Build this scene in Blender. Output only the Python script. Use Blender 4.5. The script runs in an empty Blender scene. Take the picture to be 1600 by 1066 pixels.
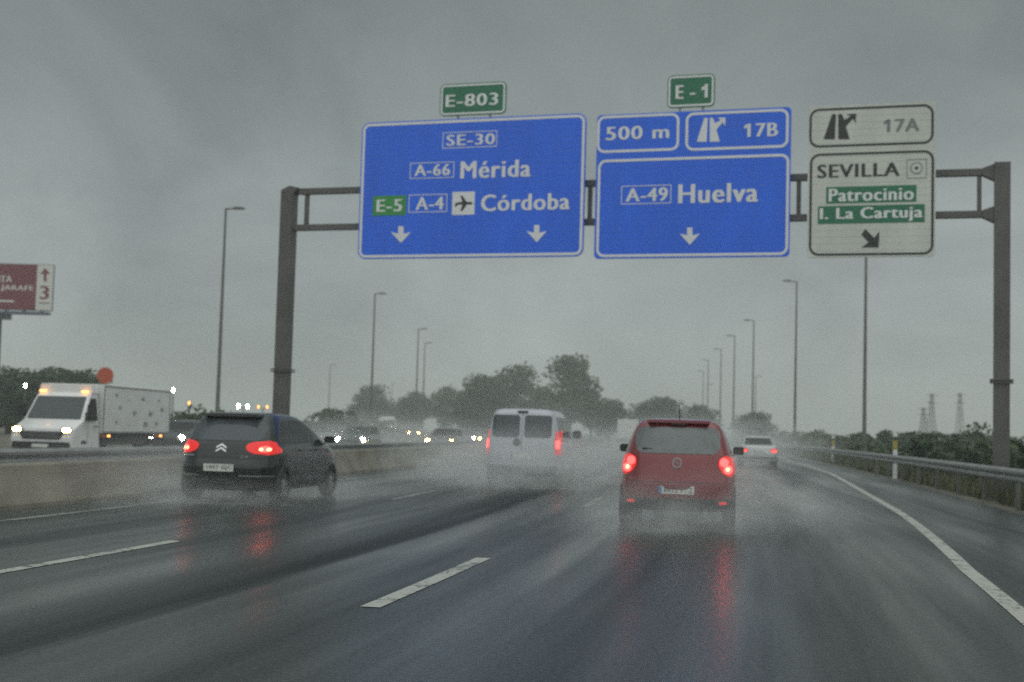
import bpy, bmesh, math, random
from mathutils import Vector, Matrix
C = bpy.context.scene.collection
R = math.radians
random.seed(7)

# ------------------------------------------------------------------ camera, world, sun, exposure
F, CAM_H, PITCH, ROLL = 2100.0, 1.38, math.atan(140 / 2100), 0.028
cam_d = bpy.data.cameras.new('camera')
cam = bpy.data.objects.new('camera', cam_d)
C.objects.link(cam)
bpy.context.scene.camera = cam
cam_d.sensor_width = 36.0
cam_d.lens = 36.0 * F / 1600
cam_d.clip_start = 0.1
cam_d.clip_end = 6000
_r0 = Vector((1, 0, 0)); _u0 = Vector((0, -math.sin(PITCH), math.cos(PITCH))); FWD = Vector((0, math.cos(PITCH), math.sin(PITCH)))
RGT = _r0 * math.cos(ROLL) + _u0 * math.sin(ROLL)
UPV = _u0 * math.cos(ROLL) - _r0 * math.sin(ROLL)
cm = Matrix((RGT, UPV, -FWD)).transposed().to_4x4()
cm.translation = Vector((0, 0, CAM_H))
cam.matrix_world = cm
cam_d.dof.use_dof = True
cam_d.dof.focus_distance = 9.0     # focused short of the traffic, so the far scene is soft
cam_d.dof.aperture_fstop = 2.2

sc = bpy.context.scene
sc.view_settings.view_transform = 'Standard'
sc.view_settings.look = 'None'
sc.view_settings.exposure = 0.0
sc.view_settings.gamma = 1.0
sc.cycles.use_denoising = False
sc.cycles.sample_clamp_indirect = 1.5
sc.cycles.max_bounces = 6
sc.cycles.diffuse_bounces = 2
sc.cycles.glossy_bounces = 3
sc.cycles.transmission_bounces = 4
sc.cycles.volume_bounces = 1
sc.cycles.transparent_max_bounces = 32

SUN_EL, SUN_AZ = R(38), R(165)      # azimuth clockwise from +Y: behind the camera, a little to the right
world = bpy.data.worlds.new('World')
sc.world = world
world.use_nodes = True
nt = world.node_tree
N, L = nt.nodes, nt.links
bg = N['Background']
sky = N.new('ShaderNodeTexSky'); sky.sky_type = 'NISHITA'; sky.sun_disc = False
sky.sun_elevation = SUN_EL; sky.sun_rotation = SUN_AZ
tc = N.new('ShaderNodeTexCoord')
mp = N.new('ShaderNodeMapping'); mp.inputs['Scale'].default_value = (1.0, 1.0, 1.35)
L.new(tc.outputs['Generated'], mp.inputs['Vector'])
no = N.new('ShaderNodeTexNoise'); no.inputs['Scale'].default_value = 4.6; no.inputs['Detail'].default_value = 5.0
no.inputs['Roughness'].default_value = 0.55; no.inputs['Distortion'].default_value = 0.4
L.new(mp.outputs['Vector'], no.inputs['Vector'])
cr = N.new('ShaderNodeValToRGB')
cr.color_ramp.elements[0].position = 0.30; cr.color_ramp.elements[0].color = (0.53, 0.595, 0.59, 1)
cr.color_ramp.elements[1].position = 0.70; cr.color_ramp.elements[1].color = (0.895, 1.0, 0.966, 1)
L.new(no.outputs['Fac'], cr.inputs['Fac'])
sx = N.new('ShaderNodeSeparateXYZ'); L.new(tc.outputs['Generated'], sx.inputs['Vector'])
mr = N.new('ShaderNodeMapRange')                     # the cloud deck is thicker and darker higher up
mr.inputs['From Min'].default_value = 0.06; mr.inputs['From Max'].default_value = 0.34
mr.inputs['To Min'].default_value = 4.3; mr.inputs['To Max'].default_value = 2.35
L.new(sx.outputs['Z'], mr.inputs['Value'])
mr2 = N.new('ShaderNodeMapRange')                    # overcast sky: brightest overhead, above the frame
mr2.inputs['From Min'].default_value = 0.42; mr2.inputs['From Max'].default_value = 0.95
mr2.inputs['To Min'].default_value = 0.0; mr2.inputs['To Max'].default_value = 6.5
L.new(sx.outputs['Z'], mr2.inputs['Value'])
ad = N.new('ShaderNodeMath'); ad.operation = 'ADD'
L.new(mr.outputs['Result'], ad.inputs[0]); L.new(mr2.outputs['Result'], ad.inputs[1])
vm = N.new('ShaderNodeVectorMath'); vm.operation = 'SCALE'
L.new(cr.outputs['Color'], vm.inputs[0]); L.new(ad.outputs[0], vm.inputs['Scale'])
mx = N.new('ShaderNodeMix'); mx.data_type = 'RGBA'; mx.inputs['Factor'].default_value = 0.95
L.new(sky.outputs['Color'], mx.inputs['A']); L.new(vm.outputs['Vector'], mx.inputs['B'])
L.new(mx.outputs['Result'], bg.inputs['Color'])
bg.inputs['Strength'].default_value = 0.107

sun_d = bpy.data.lights.new('sun', 'SUN'); sun_d.energy = 1.35; sun_d.angle = R(140); sun_d.color = (1.0, 0.97, 0.93)
sun = bpy.data.objects.new('sun', sun_d); C.objects.link(sun)
sd = Vector((math.sin(SUN_AZ) * math.cos(SUN_EL), math.cos(SUN_AZ) * math.cos(SUN_EL), math.sin(SUN_EL)))
sun.rotation_euler = (-sd).to_track_quat('-Z', 'Y').to_euler()
sun.location = sd * 60


def ray(px, py):
    return RGT * ((px - 800) / F) + UPV * ((533 - py) / F) + FWD


def at(px, py, Y):
    d = ray(px, py)
    return Vector((0, 0, CAM_H)) + d * (Y / d.y)


# ------------------------------------------------------------------ materials
def mat(name, col, rough=0.6, metal=0.0, spec=0.5, coat=0.0, noise=0.0, nscale=8.0, bump=0.0, bscale=60.0, rvar=0.0):
    m = bpy.data.materials.new(name); m.use_nodes = True
    t = m.node_tree; n, l = t.nodes, t.links
    b = n['Principled BSDF']
    b.inputs['Base Color'].default_value = (*col, 1)
    b.inputs['Roughness'].default_value = rough
    b.inputs['Metallic'].default_value = metal
    b.inputs['Specular IOR Level'].default_value = spec
    b.inputs['Coat Weight'].default_value = coat
    b.inputs['Coat Roughness'].default_value = 0.06
    if noise or rvar:
        tcn = n.new('ShaderNodeTexCoord'); nz = n.new('ShaderNodeTexNoise')
        nz.inputs['Scale'].default_value = nscale; nz.inputs['Detail'].default_value = 5
        l.new(tcn.outputs['Object'], nz.inputs['Vector'])
        if noise:
            rp = n.new('ShaderNodeValToRGB')
            rp.color_ramp.elements[0].position = 0.3; rp.color_ramp.elements[1].position = 0.7
            rp.color_ramp.elements[0].color = tuple(c * (1 - noise) for c in col) + (1,)
            rp.color_ramp.elements[1].color = tuple(min(1, c * (1 + noise)) for c in col) + (1,)
            l.new(nz.outputs['Fac'], rp.inputs['Fac']); l.new(rp.outputs['Color'], b.inputs['Base Color'])
        if rvar:
            mrn = n.new('ShaderNodeMapRange'); mrn.inputs['To Min'].default_value = max(0.03, rough - rvar)
            mrn.inputs['To Max'].default_value = min(1, rough + rvar)
            l.new(nz.outputs['Fac'], mrn.inputs['Value']); l.new(mrn.outputs['Result'], b.inputs['Roughness'])
    if bump:
        tcn = n.new('ShaderNodeTexCoord'); nb = n.new('ShaderNodeTexNoise')
        nb.inputs['Scale'].default_value = bscale; nb.inputs['Detail'].default_value = 4
        l.new(tcn.outputs['Object'], nb.inputs['Vector'])
        bp = n.new('ShaderNodeBump'); bp.inputs['Strength'].default_value = bump; bp.inputs['Distance'].default_value = 0.02
        l.new(nb.outputs['Fac'], bp.inputs['Height']); l.new(bp.outputs['Normal'], b.inputs['Normal'])
    return m


def emat(name, col, strength, base=None):
    m = bpy.data.materials.new(name); m.use_nodes = True
    b = m.node_tree.nodes['Principled BSDF']
    b.inputs['Base Color'].default_value = (*(base or col), 1)
    b.inputs['Roughness'].default_value = 0.15
    b.inputs['Emission Color'].default_value = (*col, 1)
    b.inputs['Emission Strength'].default_value = strength
    return m


def glassmat(name, tint, refl_rough=0.05):
    m = bpy.data.materials.new(name); m.use_nodes = True
    t = m.node_tree; n, l = t.nodes, t.links
    out = n['Material Output']; n.remove(n['Principled BSDF'])
    tr = n.new('ShaderNodeBsdfTransparent'); tr.inputs['Color'].default_value = (*tint, 1)
    gl = n.new('ShaderNodeBsdfGlossy'); gl.inputs['Roughness'].default_value = refl_rough
    fr = n.new('ShaderNodeFresnel'); fr.inputs['IOR'].default_value = 1.9
    ms = n.new('ShaderNodeMixShader')
    l.new(fr.outputs['Fac'], ms.inputs['Fac']); l.new(tr.outputs['BSDF'], ms.inputs[1]); l.new(gl.outputs['BSDF'], ms.inputs[2])
    l.new(ms.outputs['Shader'], out.inputs['Surface'])
    return m


def paintmat(name, col, wear):
    """thermoplastic road paint, scuffed through to the asphalt in places"""
    m = mat(name, col, 0.45, bump=0.3, bscale=50); t = m.node_tree; n, l = t.nodes, t.links; b = n['Principled BSDF']
    tcn = n.new('ShaderNodeTexCoord'); out = []
    for sc_, de in ((11.0, 6), (1.3, 3)):
        z = n.new('ShaderNodeTexNoise'); z.inputs['Scale'].default_value = sc_; z.inputs['Detail'].default_value = de
        z.inputs['Roughness'].default_value = 0.65; l.new(tcn.outputs['Object'], z.inputs['Vector']); out.append(z.outputs['Fac'])
    ad_ = n.new('ShaderNodeMath'); ad_.operation = 'MULTIPLY_ADD'; ad_.inputs[1].default_value = 0.6
    l.new(out[1], ad_.inputs[0]); l.new(out[0], ad_.inputs[2])
    rp = n.new('ShaderNodeValToRGB'); rp.color_ramp.elements[0].position = wear; rp.color_ramp.elements[1].position = wear + 0.13
    rp.color_ramp.elements[0].color = (0.06, 0.068, 0.065, 1); rp.color_ramp.elements[1].color = (*col, 1)
    l.new(ad_.outputs[0], rp.inputs['Fac']); l.new(rp.outputs['Color'], b.inputs['Base Color'])
    return m


def mistglass(name, tint, film, amount):
    """wet, fogged car glass: see-through with a thin scattering film"""
    m = glassmat(name, tint); t = m.node_tree; n, l = t.nodes, t.links
    ms = [q for q in n if q.type == 'MIX_SHADER'][0]; out = n['Material Output']
    df = n.new('ShaderNodeBsdfDiffuse'); df.inputs['Color'].default_value = (*film, 1)
    tcn = n.new('ShaderNodeTexCoord'); nz = n.new('ShaderNodeTexNoise'); nz.inputs['Scale'].default_value = 3.0; nz.inputs['Detail'].default_value = 4
    l.new(tcn.outputs['Object'], nz.inputs['Vector'])
    mr_ = n.new('ShaderNodeMapRange'); mr_.inputs['From Min'].default_value = .3; mr_.inputs['From Max'].default_value = .7
    mr_.inputs['To Min'].default_value = amount * .7; mr_.inputs['To Max'].default_value = min(1, amount * 1.3)
    l.new(nz.outputs['Fac'], mr_.inputs['Value'])
    m2 = n.new('ShaderNodeMixShader'); l.new(mr_.outputs['Result'], m2.inputs['Fac']); l.new(ms.outputs['Shader'], m2.inputs[1]); l.new(df.outputs['BSDF'], m2.inputs[2])
    l.new(m2.outputs['Shader'], out.inputs['Surface'])
    return m


def signmat(name, col, streak=0.09):
    """sheeting on a board of horizontal aluminium slats: faint slat lines, rain-washed dirt runs"""
    m = mat(name, col, 0.35); t = m.node_tree; n, l = t.nodes, t.links; b = n['Principled BSDF']
    tcn = n.new('ShaderNodeTexCoord')
    mpn = n.new('ShaderNodeMapping'); mpn.inputs['Scale'].default_value = (1.6, 1, 0.4); l.new(tcn.outputs['Object'], mpn.inputs['Vector'])
    nz = n.new('ShaderNodeTexNoise'); nz.inputs['Scale'].default_value = 1.0; nz.inputs['Detail'].default_value = 6; l.new(mpn.outputs['Vector'], nz.inputs['Vector'])
    mr_ = n.new('ShaderNodeMapRange'); mr_.inputs['From Min'].default_value = .3; mr_.inputs['From Max'].default_value = .7
    mr_.inputs['To Min'].default_value = 1 - streak; mr_.inputs['To Max'].default_value = 1 + streak; l.new(nz.outputs['Fac'], mr_.inputs['Value'])
    sp = n.new('ShaderNodeSeparateXYZ'); l.new(tcn.outputs['Object'], sp.inputs['Vector'])
    fr = n.new('ShaderNodeMath'); fr.operation = 'PINGPONG'; fr.inputs[1].default_value = 0.0875; l.new(sp.outputs['Z'], fr.inputs[0])
    lt = n.new('ShaderNodeMapRange'); lt.inputs['From Min'].default_value = 0.0; lt.inputs['From Max'].default_value = 0.012
    lt.inputs['To Min'].default_value = 0.72; lt.inputs['To Max'].default_value = 1.0; l.new(fr.outputs[0], lt.inputs['Value'])
    mu = n.new('ShaderNodeMath'); mu.operation = 'MULTIPLY'; l.new(mr_.outputs['Result'], mu.inputs[0]); l.new(lt.outputs['Result'], mu.inputs[1])
    vm_ = n.new('ShaderNodeVectorMath'); vm_.operation = 'SCALE'; vm_.inputs[0].default_value = col; l.new(mu.outputs[0], vm_.inputs['Scale'])
    l.new(vm_.outputs['Vector'], b.inputs['Base Color'])
    return m


def volmat(name, dens, col, aniso=0.0):
    m = bpy.data.materials.new(name); m.use_nodes = True
    t = m.node_tree; n, l = t.nodes, t.links
    n.remove(n['Principled BSDF'])
    v = n.new('ShaderNodeVolumePrincipled')
    v.inputs['Color'].default_value = (*col, 1); v.inputs['Density'].default_value = dens
    v.inputs['Anisotropy'].default_value = aniso
    l.new(v.outputs['Volume'], n['Material Output'].inputs['Volume'])
    return m


def road_material():
    """wet worn asphalt: lane coordinates (u across, v along) drive wheel tracks, rain sheets and streaks"""
    m = bpy.data.materials.new('wet_asphalt'); m.use_nodes = True
    t = m.node_tree; n, l = t.nodes, t.links
    b = n['Principled BSDF']
    uv = n.new('ShaderNodeUVMap'); uv.uv_map = 'lane'
    tcn = n.new('ShaderNodeTexCoord')

    def noise(vec, scale, detail, mapscale=None):
        if mapscale:
            mpn = n.new('ShaderNodeMapping'); mpn.inputs['Scale'].default_value = mapscale
            l.new(vec, mpn.inputs['Vector']); vec = mpn.outputs['Vector']
        z = n.new('ShaderNodeTexNoise'); z.inputs['Scale'].default_value = scale; z.inputs['Detail'].default_value = detail
        l.new(vec, z.inputs['Vector'])
        return z.outputs['Fac']

    def math_(op, a, bb=None, clamp=False):
        z = n.new('ShaderNodeMath'); z.operation = op; z.use_clamp = clamp
        for i, q in enumerate((a, bb)):
            if q is None: continue
            if isinstance(q, (int, float)): z.inputs[i].default_value = q
            else: l.new(q, z.inputs[i])
        return z.outputs[0]

    def rng(v, a, bb, c, d):
        z = n.new('ShaderNodeMapRange')
        z.inputs['From Min'].default_value = a; z.inputs['From Max'].default_value = bb
        z.inputs['To Min'].default_value = c; z.inputs['To Max'].default_value = d
        l.new(v, z.inputs['Value']); return z.outputs['Result']
    sep = n.new('ShaderNodeSeparateXYZ'); l.new(uv.outputs['UV'], sep.inputs['Vector'])
    wob = noise(uv.outputs['UV'], 1.0, 2, (0.15, 0.05, 1))
    u = math_('ADD', sep.outputs['X'], rng(wob, 0, 1, -0.35, 0.35))
    # two wheel tracks per 3.5 m lane: distance to the nearest track, 0 in the track
    k = math_('MULTIPLY', math_('ADD', u, 100 * 3.5 - 0.0), 2 * math.pi / 1.75)
    trk = rng(math_('COSINE', k), -1, 1, 1, 0)          # 1 in the tracks
    streak = noise(uv.outputs['UV'], 1.0, 4, (2.6, 0.10, 1))
    patch = noise(uv.outputs['UV'], 1.0, 4, (0.42, 0.06, 1))
    grit = noise(tcn.outputs['Object'], 26.0, 8)
    wet = math_('ADD', math_('MULTIPLY', trk, 0.16), math_('ADD', math_('MULTIPLY', streak, 0.55), math_('MULTIPLY', patch, 0.75)))
    # dark patching band down the middle lane (old joint)
    uw = math_('ADD', sep.outputs['X'], rng(wob, 0, 1, -0.12, 0.12))
    uw = math_('ADD', uw, rng(streak, 0.3, 0.7, -0.10, 0.10))
    joint = math_('MINIMUM', rng(uw, -1.34, -1.20, 1, 0), rng(uw, -2.5, -1.45, 0, 1))
    joint = math_('MULTIPLY', joint, rng(patch, 0.3, 0.7, 0.45, 0.9))
    dj2 = math_('ABSOLUTE', math_('ADD', u, -5.6))
    joint2 = rng(dj2, 0.05, 0.5, 1, 0)
    joint = math_('MAXIMUM', joint, math_('MULTIPLY', joint2, 0.4))
    cr_ = n.new('ShaderNodeValToRGB')
    cr_.color_ramp.elements[0].position = 0.45; cr_.color_ramp.elements[0].color = (0.019, 0.028, 0.0265, 1)
    cr_.color_ramp.elements[1].position = 1.15; cr_.color_ramp.elements[1].color = (0.040, 0.053, 0.050, 1)
    l.new(wet, cr_.inputs['Fac'])
    mj = n.new('ShaderNodeMix'); mj.data_type = 'RGBA'
    l.new(math_('MULTIPLY', joint, 0.8), mj.inputs['Factor']); l.new(cr_.outputs['Color'], mj.inputs['A'])
    mj.inputs['B'].default_value = (0.014, 0.016, 0.017, 1)
    mg = n.new('ShaderNodeMix'); mg.data_type = 'RGBA'; mg.blend_type = 'MULTIPLY'; mg.inputs['Factor'].default_value = 1.0
    l.new(mj.outputs['Result'], mg.inputs['A'])
    gcol = n.new('ShaderNodeCombineColor'); gg = rng(grit, 0.32, 0.68, 0.45, 1.55)
    for i in range(3): l.new(gg, gcol.inputs[i])
    l.new(gcol.outputs['Color'], mg.inputs['B'])
    l.new(mg.outputs['Result'], b.inputs['Base Color'])
    rough = rng(wet, 0.45, 0.95, 0.48, 0.20)
    l.new(math_('ADD', rough, math_('MULTIPLY', joint, 0.22)), b.inputs['Roughness'])
    l.new(math_('SUBTRACT', rng(wet, 0.4, 0.95, 0.07, 0.45), math_('MULTIPLY', joint, 0.25), True), b.inputs['Specular IOR Level'])
    bp = n.new('ShaderNodeBump'); bp.inputs['Strength'].default_value = 0.28; bp.inputs['Distance'].default_value = 0.010
    l.new(grit, bp.inputs['Height'])
    bp2 = n.new('ShaderNodeBump'); bp2.inputs['Strength'].default_value = 0.12; bp2.inputs['Distance'].default_value = 0.02
    l.new(streak, bp2.inputs['Height']); l.new(bp.outputs['Normal'], bp2.inputs['Normal'])
    l.new(bp2.outputs['Normal'], b.inputs['Normal'])
    return m


def leafmat(name, c1, c2):
    m = bpy.data.materials.new(name); m.use_nodes = True
    t = m.node_tree; n, l = t.nodes, t.links
    b = n['Principled BSDF']; b.inputs['Roughness'].default_value = 0.5; b.inputs['Specular IOR Level'].default_value = 0.35
    g = n.new('ShaderNodeTexCoord'); z = n.new('ShaderNodeTexNoise'); z.inputs['Scale'].default_value = 0.9; z.inputs['Detail'].default_value = 6
    l.new(g.outputs['Object'], z.inputs['Vector'])
    rp = n.new('ShaderNodeValToRGB'); rp.color_ramp.elements[0].position = 0.35; rp.color_ramp.elements[1].position = 0.65
    rp.color_ramp.elements[0].color = (*c1, 1); rp.color_ramp.elements[1].color = (*c2, 1)
    l.new(z.outputs['Fac'], rp.inputs['Fac']); l.new(rp.outputs['Color'], b.inputs['Base Color'])
    return m


M = {
    'road': road_material(),
    'soil': mat('wet_soil', (0.11, 0.10, 0.075), 0.7, noise=0.45, nscale=0.6, bump=0.5, bscale=3),
    'paint': paintmat('road_paint', (0.44, 0.45, 0.40), 0.64),
    'wornhazepaint': paintmat('worn_hazed_road_paint', (0.26, 0.265, 0.24), 0.72),  # wear on the edge line; on far dashes, spray fade put into the colour
    'concrete': mat('damp_concrete', (0.19, 0.172, 0.125), 0.55, noise=0.38, nscale=1.1, bump=0.3, bscale=18),
    'steel': mat('galvanised_steel', (0.27, 0.285, 0.28), 0.35, metal=0.45, noise=0.25, nscale=2.0, rvar=0.12),
    'gantry': mat('brown_grey_painted_steel', (0.100, 0.098, 0.092), 0.45, noise=0.3, nscale=1.4, rvar=0.12),
    'mast': mat('mast_steel', (0.13, 0.135, 0.12), 0.5, noise=0.25, nscale=1.0),
    'blue': signmat('sign_blue', (0.010, 0.150, 0.92)),
    'green': mat('sign_green', (0.010, 0.17, 0.085), 0.35, noise=0.10, nscale=1.5),
    'bgreen': mat('sign_bright_green', (0.03, 0.30, 0.06), 0.35, noise=0.10, nscale=1.5),
    'white': mat('sign_white', (0.82, 0.85, 0.86), 0.35, noise=0.05, nscale=2.0),
    'signgrey': signmat('sign_off_white', (0.63, 0.67, 0.61)),
    'black': mat('sign_black', (0.022, 0.024, 0.024), 0.4),
    'tyre': mat('tyre_rubber', (0.018, 0.018, 0.018), 0.6, bump=0.2, bscale=90),
    'rim': mat('alloy', (0.42, 0.43, 0.44), 0.3, metal=0.8),
    'plastic': mat('dark_plastic', (0.022, 0.023, 0.024), 0.45),
    'inside': mat('cabin_dark', (0.025, 0.027, 0.028), 0.8),
    'redpaint': mat('red_paint', (0.215, 0.013, 0.020), 0.28, coat=0.9, rvar=0.12, nscale=6),
    'blackpaint': mat('black_paint', (0.013, 0.020, 0.021), 0.25, coat=0.5, rvar=0.1, nscale=5),
    'vanpaint': mat('white_van_paint', (0.50, 0.535, 0.575), 0.32, coat=0.4, noise=0.06, nscale=2.2),
    'whitepaint': mat('white_paint', (0.74, 0.75, 0.74), 0.35, coat=0.3, noise=0.06, nscale=2.0),
    'silver': mat('pale_silver_paint', (0.60, 0.62, 0.62), 0.3, metal=0.2, coat=0.4),
    'greypaint': mat('grey_paint', (0.10, 0.11, 0.12), 0.3, coat=0.4),
    'chrome': mat('chrome', (0.75, 0.76, 0.77), 0.15, metal=1.0),
    'glass': glassmat('tinted_glass', (0.50, 0.54, 0.54)),
    'mist': mistglass('misted_glass', (0.45, 0.48, 0.48), (0.30, 0.34, 0.34), 0.5),
    'mistdark': mistglass('misted_dark_glass', (0.22, 0.24, 0.26), (0.13, 0.15, 0.165), 0.6),
    'darkglass': glassmat('dark_tinted_glass', (0.16, 0.18, 0.19)),
    'tail': emat('tail_lens', (1.0, 0.045, 0.04), 0.55, (0.4, 0.01, 0.01)),
    'tailon': emat('tail_lamp_lit', (1.0, 0.055, 0.05), 4.5),
    'tailhot': emat('tail_bulb', (1.0, 0.24, 0.10), 9.0),
    'warm': emat('headlamp_warm', (1.0, 0.58, 0.17), 60.0),
    'cool': emat('headlamp_cool', (0.92, 1.0, 0.86), 60.0),
    'amber': emat('marker_amber', (1.0, 0.40, 0.10), 4.0),
    'plate': mat('plate_white', (0.72, 0.73, 0.68), 0.4),
    'plateblue': mat('plate_blue', (0.05, 0.22, 0.50), 0.4),
    'bark': mat('wet_bark', (0.055, 0.048, 0.04), 0.8, noise=0.3, nscale=4),
    'leaf': leafmat('dark_foliage', (0.016, 0.040, 0.014), (0.044, 0.084, 0.028)),
    'leaf2': leafmat('olive_foliage', (0.026, 0.054, 0.014), (0.070, 0.110, 0.030)),
    'grass': leafmat('verge_grass', (0.075, 0.088, 0.035), (0.15, 0.155, 0.07)),
    'maroon': mat('billboard_maroon', (0.17, 0.018, 0.040), 0.5, noise=0.1),
    'bbwhite': mat('billboard_white', (0.66, 0.67, 0.62), 0.5, noise=0.05),
    'bluegrey': mat('blue_grey_steel', (0.075, 0.10, 0.14), 0.5, noise=0.2),
    'redsign': mat('red_sign_face', (0.50, 0.075, 0.025), 0.4, noise=0.06),
    'yellow': mat('marker_yellow', (0.42, 0.34, 0.07), 0.45),
    'fadedprint': mat('faded_print', (0.20, 0.215, 0.21), 0.4),
    'graphic': mat('grey_print', (0.30, 0.32, 0.33), 0.5, noise=0.4, nscale=5),
}


# ------------------------------------------------------------------ mesh building
class MB:
    def __init__(self): self.v = []; self.f = []; self.uv = None

    def add(self, vs, fs):
        o = len(self.v); self.v += [tuple(q) for q in vs]; self.f += [tuple(i + o for i in q) for q in fs]

    def box(self, x0, x1, y0, y1, z0, z1):
        self.add([(x, y, z) for z in (z0, z1) for y in (y0, y1) for x in (x0, x1)],
                 [(0, 2, 3, 1), (4, 5, 7, 6), (0, 1, 5, 4), (2, 6, 7, 3), (0, 4, 6, 2), (1, 3, 7, 5)])

    def prism(self, poly, y0, y1, axis='y'):
        """poly = [(a, b)] counter-clockwise; extruded along the axis"""
        n = len(poly)
        if axis == 'y': P = [(a, y, b) for y in (y0, y1) for a, b in poly]
        elif axis == 'x': P = [(y, a, b) for y in (y0, y1) for a, b in poly]
        else: P = [(a, b, y) for y in (y0, y1) for a, b in poly]
        self.add(P, [tuple(range(n)), tuple(range(2 * n - 1, n - 1, -1))] +
                 [(i, i + n, (i + 1) % n + n, (i + 1) % n) for i in range(n)])

    def ring(self, outer, inner, y0, y1):
        n = len(outer)
        P = [(a, y, b) for y in (y0, y1) for pl in (outer, inner) for a, b in pl]
        f = []
        for i in range(n):
            j = (i + 1) % n
            f += [(i, j, n + j, n + i), (2 * n + i, 3 * n + i, 3 * n + j, 2 * n + j),
                  (i, 2 * n + i, 2 * n + j, j), (n + i, n + j, 3 * n + j, 3 * n + i)]
        self.add(P, f)

    def tube(self, pts, rad, seg=10, cap=True):
        pts = [Vector(q) for q in pts]
        rad = rad if isinstance(rad, (list, tuple)) else [rad] * len(pts)
        rings = []
        for i, q in enumerate(pts):
            d = (pts[min(i + 1, len(pts) - 1)] - pts[max(i - 1, 0)]).normalized()
            a = Vector((0, 0, 1)) if abs(d.z) < 0.9 else Vector((0, 1, 0))
            s = d.cross(a).normalized(); t = s.cross(d)
            rings.append([q + (s * math.cos(2 * math.pi * k / seg) + t * math.sin(2 * math.pi * k / seg)) * rad[i] for k in range(seg)])
        vs = [v for r_ in rings for v in r_]; fs = []
        for i in range(len(pts) - 1):
            for k in range(seg):
                fs.append((i * seg + k, i * seg + (k + 1) % seg, (i + 1) * seg + (k + 1) % seg, (i + 1) * seg + k))
        if cap:
            fs.append(tuple(range(seg - 1, -1, -1))); fs.append(tuple(range((len(pts) - 1) * seg, len(pts) * seg)))
        self.add(vs, fs)

    def lathe_x(self, prof, cx, cy, cz, seg=28):
        """prof = [(x offset, radius)] revolved about the x axis, closed"""
        n = len(prof); vs = []; fs = []
        for k in range(seg):
            a = 2 * math.pi * k / seg
            for x, r_ in prof: vs.append((cx + x, cy + r_ * math.cos(a), cz + r_ * math.sin(a)))
        for k in range(seg):
            for i in range(n - 1):
                fs.append((k * n + i, k * n + i + 1, ((k + 1) % seg) * n + i + 1, ((k + 1) % seg) * n + i))
        self.add(vs, fs)

    def build(self, name, material, parent=None, smooth=False, loc=None, fixn=True):
        me = bpy.data.meshes.new(name); me.from_pydata(self.v, [], self.f); me.update()
        if fixn:
            bm = bmesh.new(); bm.from_mesh(me); bmesh.ops.recalc_face_normals(bm, faces=bm.faces); bm.to_mesh(me); bm.free()
        for m_ in (material if isinstance(material, list) else [material]): me.materials.append(m_)
        o = bpy.data.objects.new(name, me); C.objects.link(o)
        if parent: o.parent = parent
        if loc is not None: o.location = loc
        if smooth:
            me.polygons.foreach_set('use_smooth', [True] * len(me.polygons))
            me.set_sharp_from_angle(angle=R(smooth if smooth > 1 else 35))
        return o


def thing(name, label, cat, loc=(0, 0, 0), rz=0.0, group=None):
    o = bpy.data.objects.new(name, None); C.objects.link(o)
    o.empty_display_size = 0.3
    o.location = loc; o.rotation_euler = (0, 0, rz)
    o['label'] = label; o['category'] = cat
    if group: o['group'] = group
    return o


def tag(o, label=None, cat=None, group=None, kind=None):
    if label: o['label'] = label
    if cat: o['category'] = cat
    if group: o['group'] = group
    if kind: o['kind'] = kind
    return o


def dup(root, label=None):
    c = root.copy(); C.objects.link(c)
    if label: c['label'] = label
    for ch in root.children:
        d = ch.copy(); C.objects.link(d); d.parent = c
        for g in ch.children:
            e = g.copy(); C.objects.link(e); e.parent = d
    return c


def rr(x0, x1, z0, z1, r_, k=6):
    P = []
    for cx, cz, a0 in ((x1 - r_, z0 + r_, -90), (x1 - r_, z1 - r_, 0), (x0 + r_, z1 - r_, 90), (x0 + r_, z0 + r_, 180)):
        for i in range(k + 1):
            a = R(a0 + 90 * i / k); P.append((cx + r_ * math.cos(a), cz + r_ * math.sin(a)))
    return P


def text_mesh(body, bold=0.02):
    cu = bpy.data.curves.new('t', 'FONT'); cu.body = body; cu.size = 1.0; cu.offset = bold; cu.resolution_u = 3; cu.space_character = 1.1
    o = bpy.data.objects.new('t', cu); C.objects.link(o)
    dg = bpy.context.evaluated_depsgraph_get(); dg.update()
    me = bpy.data.meshes.new_from_object(o.evaluated_get(dg))
    vs = [(v.co.x, v.co.y) for v in me.vertices]; fs = [tuple(p.vertices) for p in me.polygons]
    bpy.data.objects.remove(o); bpy.data.curves.remove(cu); bpy.data.meshes.remove(me)
    return vs, fs


def put_text(mb, body, x0, x1, z0, z1, y, bold=0.02):
    vs, fs = text_mesh(body, 0.0)
    ax = min(v[0] for v in vs); bx = max(v[0] for v in vs); az = min(v[1] for v in vs); bz = max(v[1] for v in vs)
    e = 0.048 * (z1 - z0) if bold > 0.015 else 0.0          # heavier strokes: the word twice, a hair apart
    for k, sh in enumerate((-e, e) if e else (0,)):
        mb.add([(x0 + e + (v[0] - ax) / (bx - ax) * (x1 - x0 - 2 * e) + sh, y - k * 0.0006, z0 + (v[1] - az) / (bz - az) * (z1 - z0)) for v in vs],
               [tuple(reversed(f)) for f in fs])


def lerp_table(tab, q):
    if q <= tab[0][0]: return tab[0][1]
    for (a, b), (c, d) in zip(tab, tab[1:]):
        if q <= c: return b + (d - b) * (q - a) / (c - a)
    return tab[-1][1]


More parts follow.
